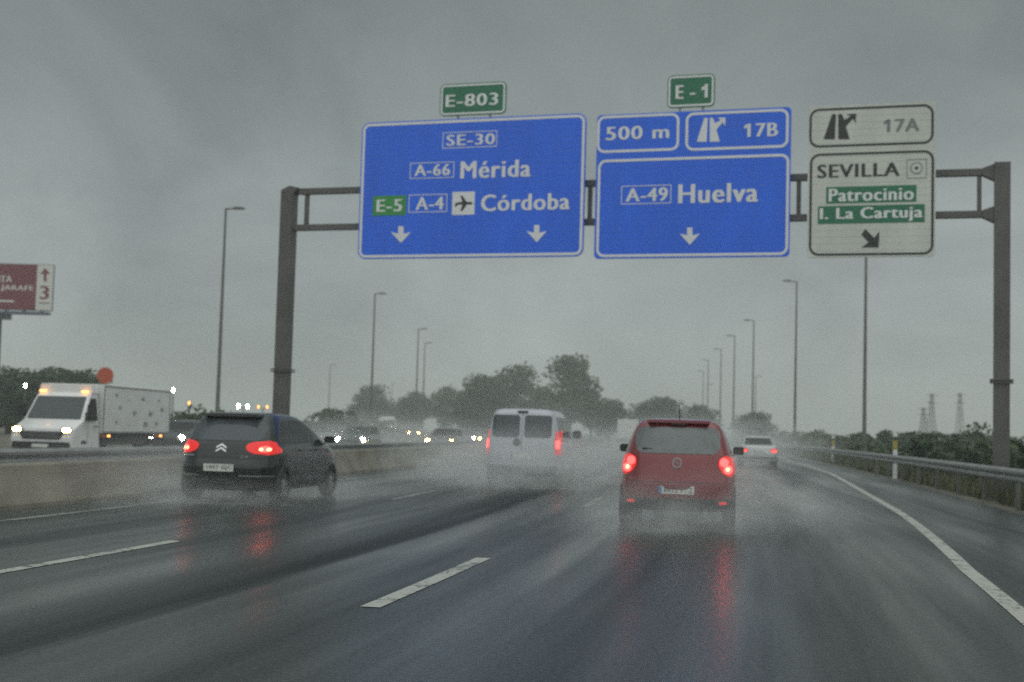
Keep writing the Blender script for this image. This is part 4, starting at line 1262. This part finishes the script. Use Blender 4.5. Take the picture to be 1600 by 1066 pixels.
SG = 'street lamps along the motorway'
base = {}
lamp_spec = [  # (mast px, top py, height, arm, label)
    (1354, 337, 14, -.95, 'tall street lamp whose mast drops below the Sevilla board'),
    (1245, 440, 14, -.95, 'tall right side street lamp standing above the silver saloon'),
    (1178, 501, 14, -.95, 'street lamp second in the right hand row beyond the saloon'),
    (1148, 525, 14, -.95, 'street lamp third in the right hand row beyond the saloon'),
    (1127, 546, 14, -.95, 'street lamp fourth in the receding right hand row'),
    (1107, 563, 14, -.95, 'street lamp fifth in the receding right hand row'),
    (1099, 580, 14, -.95, 'farthest street lamp of the receding right hand row'),
    (353, 326, 13, .8, 'tall street lamp left of the gantry with its arm over the opposite road'),
    (586, 459, 13, .8, 'street lamp below the left end of the wide blue board'),
    (654, 514, 13, .8, 'far left side street lamp, left of a close pair'),
    (664, 536, 13, .8, 'far left side street lamp, right of a close pair'),
    (613, 599, 13, .8, 'faint distant street lamp between the left tree groups'),
    (516, 570, 13, .8, 'faint distant street lamp right of the left gantry post'),
    (1181, 588, 12, .8, 'faint distant street lamp facing right behind the nearer row'),
    (1106, 601, 12, .8, 'faint far street lamp facing right behind the fifth of the row'),
]
for px, py, H, arm, lb in lamp_spec:
    # distance from the known height: solve z at the mast top
    lo, hi = 20.0, 900.0
    for _ in range(50):
        Y = (lo + hi) / 2
        if at(px, py, Y).z < H: lo = Y
        else: hi = Y
    p = at(px, py, Y)
    street_lamp(lb, (p.x, Y, 0), H, arm, SG)


def lit_lamp(label, px, py, Y, m_, twin=False):
    p = at(px, py, Y); t = thing('lit_lamp', label, 'lamp', (p.x, Y, 0), 0, 'small lit lamps beyond the opposite road')
    mb = MB(); mb.tube([(0, 0, -.05), (0, 0, p.z - .1)], [.06, .04], 8); mb.build('post', M['mast'], t)
    for dx in ((-.32, .32) if twin else (0,)):
        mb = MB(); mb.prism(ellipse(dx, p.z, .10, .16), -.06, .06); hd = mb.build('housing', M['mast'], t)
        mb = MB(); mb.prism(ellipse(dx, p.z, .07, .13), -.075, -.061); mb.build('bulb', M[m_], hd)
    if twin:
        mb = MB(); mb.box(-.35, .35, -.03, .03, p.z - .14, p.z - .10); mb.build('crossbar', M['mast'], t)


lit_lamp('white lit lamp on a thin post above the truck cab, on the left', 40, 603, 90, 'cool')
lit_lamp('white lit lamp on a thin post right of the box truck', 271, 610, 90, 'cool')
lit_lamp('single amber lamp on a thin post above the black car tail', 296, 630, 95, 'amber')
lit_lamp('white twin lamp on a thin post above the black car roof', 380, 635, 95, 'cool', True)
lit_lamp('amber twin lamp beside the left gantry post', 411, 636, 100, 'amber', True)

# ------------------------------------------------------------------ billboard
BBY = 112
p0, p1 = at(0, 484, BBY), at(84, 414, BBY)
bx1, bz0, bz1 = p1.x, p0.z, p1.z
bw = 8.6
t = thing('billboard', 'maroon and white roadside billboard with an up arrow and a 3', 'billboard', (at(-8, 560, BBY).x, BBY, 0))
ox = t.location.x
X1 = bx1 - ox; X0 = X1 - bw
mb = MB(); mb.box(X0, X1, 0.0, .35, bz0, bz1); mb.build('frame', M['bluegrey'], t)


def bbx(px, py): q = at(px, py, BBY); return q.x - ox, q.z


xs_ = bbx(57, 450)[0]; xe = bbx(82.5, 450)[0]
mb = MB(); mb.box(X0 + .05, xs_, -.03, -.001, bz0 + .05, bz1 - .05); mr_ = mb.build('maroon_panel', M['maroon'], t)
mb = MB(); mb.box(xs_ + .002, xe, -.03, -.001, bz0 + .05, bz1 - .05); wp = mb.build('white_panel', M['bbwhite'], t)
mb = MB()
put_text(mb, 'VITA', bbx(-12, 437)[0], bbx(19, 437)[0], bbx(10, 441)[1], bbx(10, 431)[1], -.036, .03)
put_text(mb, 'ALJARAFE', bbx(-16, 450)[0], bbx(53, 450)[0], bbx(25, 456)[1], bbx(25, 446)[1], -.036, .02)
mb.box(bbx(-12, 470)[0], bbx(22, 470)[0], -.036, -.031, bbx(5, 472)[1], bbx(5, 469)[1])
mb.build('lettering', M['bbwhite'], mr_, fixn=False)
mb = MB(); put_text(mb, '3', bbx(62, 460)[0], bbx(77, 460)[0], bbx(70, 468)[1], bbx(70, 447)[1], -.036, .05)
q = [bbx(*k) for k in ((68.5, 440), (73, 440), (73, 428), (79, 429), (71, 419), (62.5, 429), (68.5, 428))]
mb.prism(q, -.036, -.031); mb.box(bbx(61, 473)[0], bbx(78, 473)[0], -.036, -.031, bbx(70, 474.5)[1], bbx(70, 473)[1]); mb.build('lettering', M['maroon'], wp, fixn=False)
mb = MB(); z_ = bbx(40, 490)[1]; mb.box(X0, X1, -.9, -.1, z_ - .12, z_ + .10); mb.build('catwalk', M['bluegrey'], t)
for k in range(6):
    xx_ = X1 - .7 - k * 1.5
    mb = MB(); mb.box(xx_ - .05, xx_ + .05, -.5, .1, z_ + .102, bz0 - .002); mb.build('catwalk_strut', M['bluegrey'], t)
mb = MB(); pz = bbx(0, 499)[1]; mb.box(-.6, .75 + .3, -.5, .5, pz, z_ - .122); mb.build('post_head', M['bluegrey'], t)
mb = MB(); mb.tube([(0, 0, -.05), (0, 0, pz - .002)], [.48, .40], 14); mb.build('post', M['bluegrey'], t, smooth=40)

# round red sign behind the truck
p = at(165, 587, 75)
t = thing('round_sign', 'plain round orange red disc sign rising above the box truck', 'road sign', (p.x, 75, 0))
mb = MB(); mb.tube([(0, 0, -.05), (0, 0, p.z)], .045, 8); mb.build('post', M['steel'], t)
mb = MB(); mb.prism(ellipse(0, p.z, .46, .46, 32), -.075, -.05); mb.build('disc', M['redsign'], t)

# marker posts behind the right guardrail
for px, base_py, top_py, Y, lb in ((1367, 706, 673, 52, 'white marker post with a yellow band, nearest of three behind the rail'),
                                   (1302, 697, 680, 80, 'white marker post with a band, middle of three behind the rail'),
                                   (1243, 694, 682, 112, 'small white marker post, farthest of three behind the rail')):
    p = at(px, top_py, Y)
    t = thing('marker_post', lb, 'marker post', (max(p.x, P(Y, railo(Y) + .3)[0]), Y, 0), 0, 'marker posts behind the right rail')
    h_ = p.z; mb = MB(); mb.prism([(-.075, -.06), (.075, -.06), (.075, h_ - .09), (-.075, h_)], -.05, .05); po = mb.build('post', M['white'], t)
    mb = MB(); mb.box(-.079, .079, -.054, .054, h_ * .60, h_ * .80); mb.build('band', M['yellow'], po)
    mb = MB(); mb.box(-.078, .078, -.053, .053, h_ * .80 + .002, h_ * .88); mb.build('dark_band', M['black'], po)


# ------------------------------------------------------------------ power pylons far right
def pylon(label, px, top_py, Y, lattice=True):
    p = at(px, top_py, Y); H = p.z
    t = thing('power_pylon', label, 'pylon', (p.x, Y, 0), .2, 'power pylons on the right skyline')
    mb = MB(); w0, w1 = 1.1, .22
    lv = [H * k / 9 for k in range(10)]
    w = lambda z: w0 + (w1 - w0) * z / H
    for a, b in ((-1, -1), (1, -1), (1, 1), (-1, 1)): mb.tube([(a * w(0), b * w(0), -.05), (a * w(H), b * w(H), H)], .075, 5)
    for z, z2 in zip(lv, lv[1:]):
        for (a, b), (c, d) in zip(((-1, -1), (1, -1), (1, 1), (-1, 1)), ((1, -1), (1, 1), (-1, 1), (-1, -1))):
            mb.tube([(a * w(z), b * w(z), z), (c * w(z2), d * w(z2), z2)], .045, 4); mb.tube([(c * w(z), d * w(z), z), (a * w(z2), b * w(z2), z2)], .045, 4)
    mb.build('tower', M['mast'], t)
    for fz in (.82, .96):
        mb = MB(); mb.tube([(-1.7, 0, H * fz), (0, 0, H * fz + .25), (1.7, 0, H * fz)], [.05, .11, .05], 5); mb.build('crossarm', M['mast'], t)


pylon('lattice power pylon, shorter left one of the three far right', 1443, 637, 330)
pylon('lattice power pylon, tallest middle one of the three far right', 1456, 615, 330)
pylon('lattice power pylon standing apart nearest the right gantry post', 1500, 614, 350)


# ------------------------------------------------------------------ vegetation
def leaves(mb, rnd, c, rad, n, s, flat=0.75):
    for _ in range(n):
        while True:
            d = Vector((rnd.uniform(-1, 1), rnd.uniform(-1, 1), rnd.uniform(-1, 1)))
            if 0.05 < d.length < 1: break
        d = d.normalized() * (d.length ** 0.5)
        p = Vector(c) + Vector((d.x * rad, d.y * rad, d.z * rad * flat))
        u = Vector((rnd.gauss(0, 1), rnd.gauss(0, 1), rnd.gauss(0, .6))).normalized(); v = u.cross(Vector((rnd.gauss(0, 1), rnd.gauss(0, 1), rnd.gauss(0, 1)))).normalized()
        k = s * rnd.uniform(.6, 1.4)
        mb.add([p - u * k, p + v * k * .5, p + u * k, p - v * k * .5], [(0, 1, 2, 3)])


def make_tree(seed, H, W, trunk_h, clumps, nl, ls, leaf, top=1.0):
    """returns (trunk mesh builder, crown mesh builder) standing on the origin"""
    rnd = random.Random(seed); tm, cm_ = MB(), MB()
    tm.tube([(0, 0, -.1), (.1, 0, trunk_h * .5), (.05, .1, trunk_h), (.2, 0, H * .75)], [W * .06, W * .045, W * .038, W * .012], 9)
    for i in range(clumps):
        a = rnd.uniform(0, 2 * math.pi); f = (i + .5) / clumps
        z = trunk_h + (H - trunk_h) * (.06 + .86 * f ** .9)
        env = W * .5 * (1 - .62 * max(0, (f - .45) / .55) ** 1.6) * (.72 + .28 * min(1, f / .25))
        r_ = env * rnd.uniform(.25, .95)
        c = (r_ * math.cos(a), r_ * math.sin(a), z)
        rad = W * rnd.uniform(.13, .23)
        z0 = max(trunk_h * .7, z - r_ * .9)
        tm.tube([(.1, 0, z0), (c[0] * .5, c[1] * .5, (z0 + z) / 2 + .2), c], [W * .018, W * .012, W * .005], 5)
        leaves(cm_, rnd, c, rad, nl, ls)
    return tm, cm_


KINDS = {}


def tree_kind(key, *a):
    tm, cm_ = make_tree(*a)
    to = tm.build('trunk', M['bark'], None, smooth=50); co = cm_.build('crown', M[a[7]], None, fixn=False)
    KINDS[key] = (to.data, co.data, a[1])
    bpy.data.objects.remove(to); bpy.data.objects.remove(co)


tree_kind('broad', 11, 12.0, 10.0, 1.8, 50, 85, .32, 'leaf2')
tree_kind('tall', 23, 16.0, 9.5, 3.2, 60, 80, .34, 'leaf2')
tree_kind('round', 5, 9.0, 8.5, 1.0, 52, 95, .27, 'leaf')
tree_kind('dense', 41, 11.0, 11.0, 1.2, 72, 100, .32, 'leaf')


def tree(key, label, px, top_py, Y, group, wscale=1.0, cat='tree', rz=None):
    p = at(px, top_py, Y); tme, cme, H = KINDS[key]; s = p.z / H
    t = thing('tree', label, cat, (p.x, Y, -.05), random.uniform(0, 6.28) if rz is None else rz, group)
    t.scale = (s * wscale, s * wscale, s)
    for nm, me in (('trunk', tme), ('crown', cme)):
        o = bpy.data.objects.new(nm, me); C.objects.link(o); o.parent = t
    return t


TG = 'trees beyond the opposite road'
tree('tall', 'tallest leafy tree, right of the clump above the white van', 893, 552, 262, TG, 1.02)
tree('tall', 'lower leafy shoulder tree right beside the tallest tree', 925, 606, 275, TG, .9)
tree('round', 'low rounded tree at the right foot of the tallest tree', 952, 624, 285, TG, 1.15)
tree('dense', 'big dark tree on the left of the clump behind the white van', 757, 588, 270, TG, 1.0)
tree('broad', 'big tree with ragged top in the middle of the clump behind the white van', 803, 570, 285, TG, 1.05)
tree('dense', 'tree filling the dip between the clump and the tallest tree', 846, 606, 300, TG, .95)
tree('round', 'small tree at the left foot of the clump behind the white van', 733, 610, 280, TG, .9)
tree('broad', 'right one of two pale hazy trees left of the van clump', 694, 604, 330, TG, .95)
tree('broad', 'left one of two pale hazy trees left of the van clump', 655, 612, 330, TG, 1.0)
tree('round', 'small hazy tree between the two pale trees and the dark one', 634, 622, 320, TG, .9)
tree('round', 'dark lopsided tree standing under the left street lamp', 584, 603, 335, TG, .95)
tree('dense', 'low dark tree left of the lopsided one behind the lamp', 556, 632, 345, TG, .9)
tree('round', 'low tree just right of the lopsided dark tree', 606, 636, 340, TG, 1.0)
TG2 = 'dark trees behind the red car'
tree('dense', 'dark flat topped tree behind the roof of the red car', 1035, 622, 290, TG2, 1.5)
tree('dense', 'low left flank tree behind the red car', 1005, 640, 300, TG2, 1.2)
tree('dense', 'small dark tree right of the red car roof', 1094, 634, 290, TG2, 1.2)
tree('dense', 'low pale tree above the silver saloon', 1180, 645, 250, TG2, 1.5)
TG3 = 'low trees on the left skyline'
for k, (px, py) in enumerate(((-14, 588), (20, 576), (58, 582), (92, 577), (128, 580), (160, 600))):
    tree(('dense', 'round', 'broad')[k % 3], ['dark tree cut by the left frame edge behind the truck', 'rounded dark tree above the truck bonnet on the left', 'dark tree above the left of the truck windscreen',
         'spiky topped dark tree behind the truck cab', 'dark tree left of the round orange red disc', 'low dark tree right behind the round orange red disc'][k], px, py, 112, TG3, 1.35)


def shrub_mesh(seed, n, s, leaf, upright=.8):
    rnd = random.Random(seed); mb = MB()
    for _ in range(9):
        leaves(mb, rnd, (rnd.uniform(-.55, .55), rnd.uniform(-.4, .4), rnd.uniform(.25, .72)), rnd.uniform(.22, .40), n, s, upright)
    for _ in range(7): mb.tube([(rnd.uniform(-.1, .1), rnd.uniform(-.1, .1), -.05), (rnd.uniform(-.5, .5), rnd.uniform(-.4, .4), rnd.uniform(.4, .75))], [.02, .008], 4)
    o = mb.build('shrub', M[leaf], None, fixn=False); me = o.data; bpy.data.objects.remove(o); return me


SH = [shrub_mesh(1, 75, .075, 'leaf'), shrub_mesh(2, 75, .075, 'leaf2'), shrub_mesh(3, 80, .07, 'leaf2'), shrub_mesh(4, 75, .08, 'leaf')]
rnd = random.Random(12)


def shrub(x, y, h, w, group, label, k=None):
    me = SH[rnd.randrange(4) if k is None else k]
    o = bpy.data.objects.new('shrub', me); C.objects.link(o)
    o.location = (x, y, -.06); o.scale = (w, w, h); o.rotation_euler = (0, 0, rnd.uniform(0, 6.28))
    tag(o, label, 'shrub', group)


for k in range(46):
    Y = 34 + 3.0 * k * (1 + k * .016); d_ = rnd.uniform(1.6, 3.6)
    x_, y_ = P(Y, railo(Y) + d_)
    shrub(x_, y_, rnd.uniform(1.2, 2.2), rnd.uniform(1.5, 2.6), 'scrub bushes along the right rail', 'wet green bush in the row of scrub behind the right crash rail')
for k in range(34):
    Y = 60 + 5.0 * k; x_, y_ = P(Y, railo(Y) + rnd.uniform(7, 22))
    shrub(x_, y_, rnd.uniform(1.7, 2.9), rnd.uniform(2.5, 4.5), 'scrub bushes in the field on the right', 'broad dark bush standing in the field beyond the right crash rail')
for px, py, Y, w, lb in ((300, 637, 84, 3.0, 'green bush right of the box truck'), (325, 645, 90, 2.6, 'green bush at the foot of the tall left street lamp'), (516, 636, 92, 2.6, 'dark green round bush right of the black car roof'),
                         (500, 650, 100, 2.5, 'low bush behind the black car roof'), (540, 655, 110, 3.0, 'low bush above the greenish white headlights'), (570, 655, 120, 3.0, 'low bush under the lopsided dark tree')):
    p = at(px, py, Y); shrub(p.x, Y, p.z * 1.1, w, 'bushes on the far verge of the opposite road', lb)
for k in range(22):
    Y = 70 + 9 * k; shrub(oppx(Y) - 9.5 - rnd.uniform(0, 5), Y, rnd.uniform(1.2, 2.3), rnd.uniform(2, 3.5), 'bushes on the far verge of the opposite road', 'wet bush in the hedge row along the far verge of the opposite road')

# rough grass: one mass per verge
mb = MB(); rnd = random.Random(4)


def tuft(x, y, h):
    for _ in range(5):
        a = rnd.uniform(0, 6.28); l_ = h * rnd.uniform(.6, 1.2); dx, dy = math.cos(a), math.sin(a); w = .012 + .0006 * y
        bx_, by_ = x + rnd.uniform(-.1, .1), y + rnd.uniform(-.1, .1)
        mb.add([(bx_ - dy * w, by_ + dx * w, -.06), (bx_ + dy * w, by_ - dx * w, -.06), (bx_ + dx * l_ * .35, by_ + dy * l_ * .35, l_)], [(0, 1, 2)])


for k in range(9000):
    Y = 8 + 130 * rnd.random() ** 1.5; x_, y_ = P(Y, railo(Y) + .25 + rnd.random() ** 1.4 * 7); tuft(x_, y_, rnd.uniform(.15, .5))
for k in range(3500):
    Y = 12 + 130 * rnd.random() ** 1.4; a = P(Y, -8.65)[0]; b = oppx(Y) + 6.9
    if b < a: tuft(b + (a - b) * rnd.random(), Y, rnd.uniform(.12, .4))
tag(mb.build('verge_grass', M['grass'], fixn=False), kind='stuff')

# ------------------------------------------------------------------ air: rain haze and the spray thrown up by tyres
mb = MB(); mb.box(-1600, 1600, -400, 1600, -1.0, 22.0)
tag(mb.build('haze', volmat('rain_haze', 0.0014, (0.92, 0.976, 0.952))), kind='stuff')


def spraymat(name, dens, nscale):
    """fine droplets: density falls off from the middle of the plume to nothing at its edge, broken up by turbulence"""
    m = bpy.data.materials.new(name); m.use_nodes = True
    t = m.node_tree; n, l = t.nodes, t.links
    n.remove(n['Principled BSDF'])
    v = n.new('ShaderNodeVolumePrincipled'); v.inputs['Color'].default_value = (0.94, 0.97, 0.97, 1)
    tcn = n.new('ShaderNodeTexCoord'); ln = n.new('ShaderNodeVectorMath'); ln.operation = 'LENGTH'
    l.new(tcn.outputs['Object'], ln.inputs[0])
    mr_ = n.new('ShaderNodeMapRange'); mr_.interpolation_type = 'SMOOTHSTEP'
    mr_.inputs['From Min'].default_value = 0.1; mr_.inputs['From Max'].default_value = 0.98
    mr_.inputs['To Min'].default_value = dens; mr_.inputs['To Max'].default_value = 0.0
    l.new(ln.outputs['Value'], mr_.inputs['Value'])
    nz = n.new('ShaderNodeTexNoise'); nz.inputs['Scale'].default_value = nscale; nz.inputs['Detail'].default_value = 3.0; nz.inputs['Distortion'].default_value = 0.6
    l.new(tcn.outputs['Object'], nz.inputs['Vector'])
    m2 = n.new('ShaderNodeMapRange'); m2.inputs['From Min'].default_value = 0.33; m2.inputs['From Max'].default_value = 0.66
    m2.inputs['To Min'].default_value = 0.05; m2.inputs['To Max'].default_value = 1.9
    l.new(nz.outputs['Fac'], m2.inputs['Value'])
    mu = n.new('ShaderNodeMath'); mu.operation = 'MULTIPLY'
    l.new(mr_.outputs['Result'], mu.inputs[0]); l.new(m2.outputs['Result'], mu.inputs[1]); l.new(mu.outputs[0], v.inputs['Density'])
    l.new(v.outputs['Volume'], n['Material Output'].inputs['Volume'])
    return m


SP = {}


def plume(X, Y, rz, blobs, dens, nscale=3.2):
    for (dx, dy, z, sx_, sy_, sz_, f) in blobs:
        mb = MB(); k, j = 16, 8; vs = []; fs = []
        for i in range(j + 1):
            th = math.pi * i / j
            for q in range(k):
                ph = 2 * math.pi * q / k; vs.append((math.sin(th) * math.cos(ph), math.sin(th) * math.sin(ph), math.cos(th)))
        for i in range(j):
            for q in range(k): fs.append((i * k + q, i * k + (q + 1) % k, (i + 1) * k + (q + 1) % k, (i + 1) * k + q))
        mb.add(vs, fs)
        c, s_ = math.cos(rz), math.sin(rz)
        d = round(dens * f, 3)
        if (d, nscale) not in SP: SP[d, nscale] = spraymat('tyre_spray', d, nscale)
        o = mb.build('tyre_spray', SP[d, nscale]); tag(o, kind='stuff')
        bmx = bmesh.new(); bmx.from_mesh(o.data); bmesh.ops.remove_doubles(bmx, verts=bmx.verts, dist=1e-4); bmx.to_mesh(o.data); bmx.free()
        o.location = (X + dx * c - dy * s_, Y + dx * s_ + dy * c, z); o.scale = (sx_, sy_, sz_); o.rotation_euler = (0, 0, rz)


plume((1062 - 800) / F * RY, RY, heading(RY), [(-.1, -.9, .15, 2.0, 2.8, .80, 1), (0.7, 1.8, .3, 2.7, 4.5, 1.2, .8)], .24)
plume((349 - 800) / F * BY, BY, heading(BY), [(0, -.9, .1, 2.2, 2.8, .50, 1), (1.2, 2.0, .1, 1.3, 4.5, .55, .8), (-1.3, 1.6, .3, 1.4, 3.5, .8, 1)], .19)
plume((819 - 800) / F * VY, VY, heading(VY), [(0, -1.2, .35, 2.8, 3.6, 1.35, 1), (0.3, 2.5, .5, 3.2, 6.5, 1.9, .6), (-2.2, 3, .4, 2.5, 6, 1.2, .6)], .34)
plume(14, 95, heading(88), [(0, 0, .8, 11, 36, 2.6, 1)], .040, 4.0)
plume(-6, 27, heading(27), [(0, 0, .3, 1.8, 13, 1.1, 1)], .12, 4.0)
plume(6, 52, heading(50), [(0, 0, .4, 5, 20, 1.6, 1)], .07, 4.0)
plume(oppx(76), 80, opp_rz(80), [(0, 0, .5, 9.5, 30, 2.2, 1)], .045, 4.0)
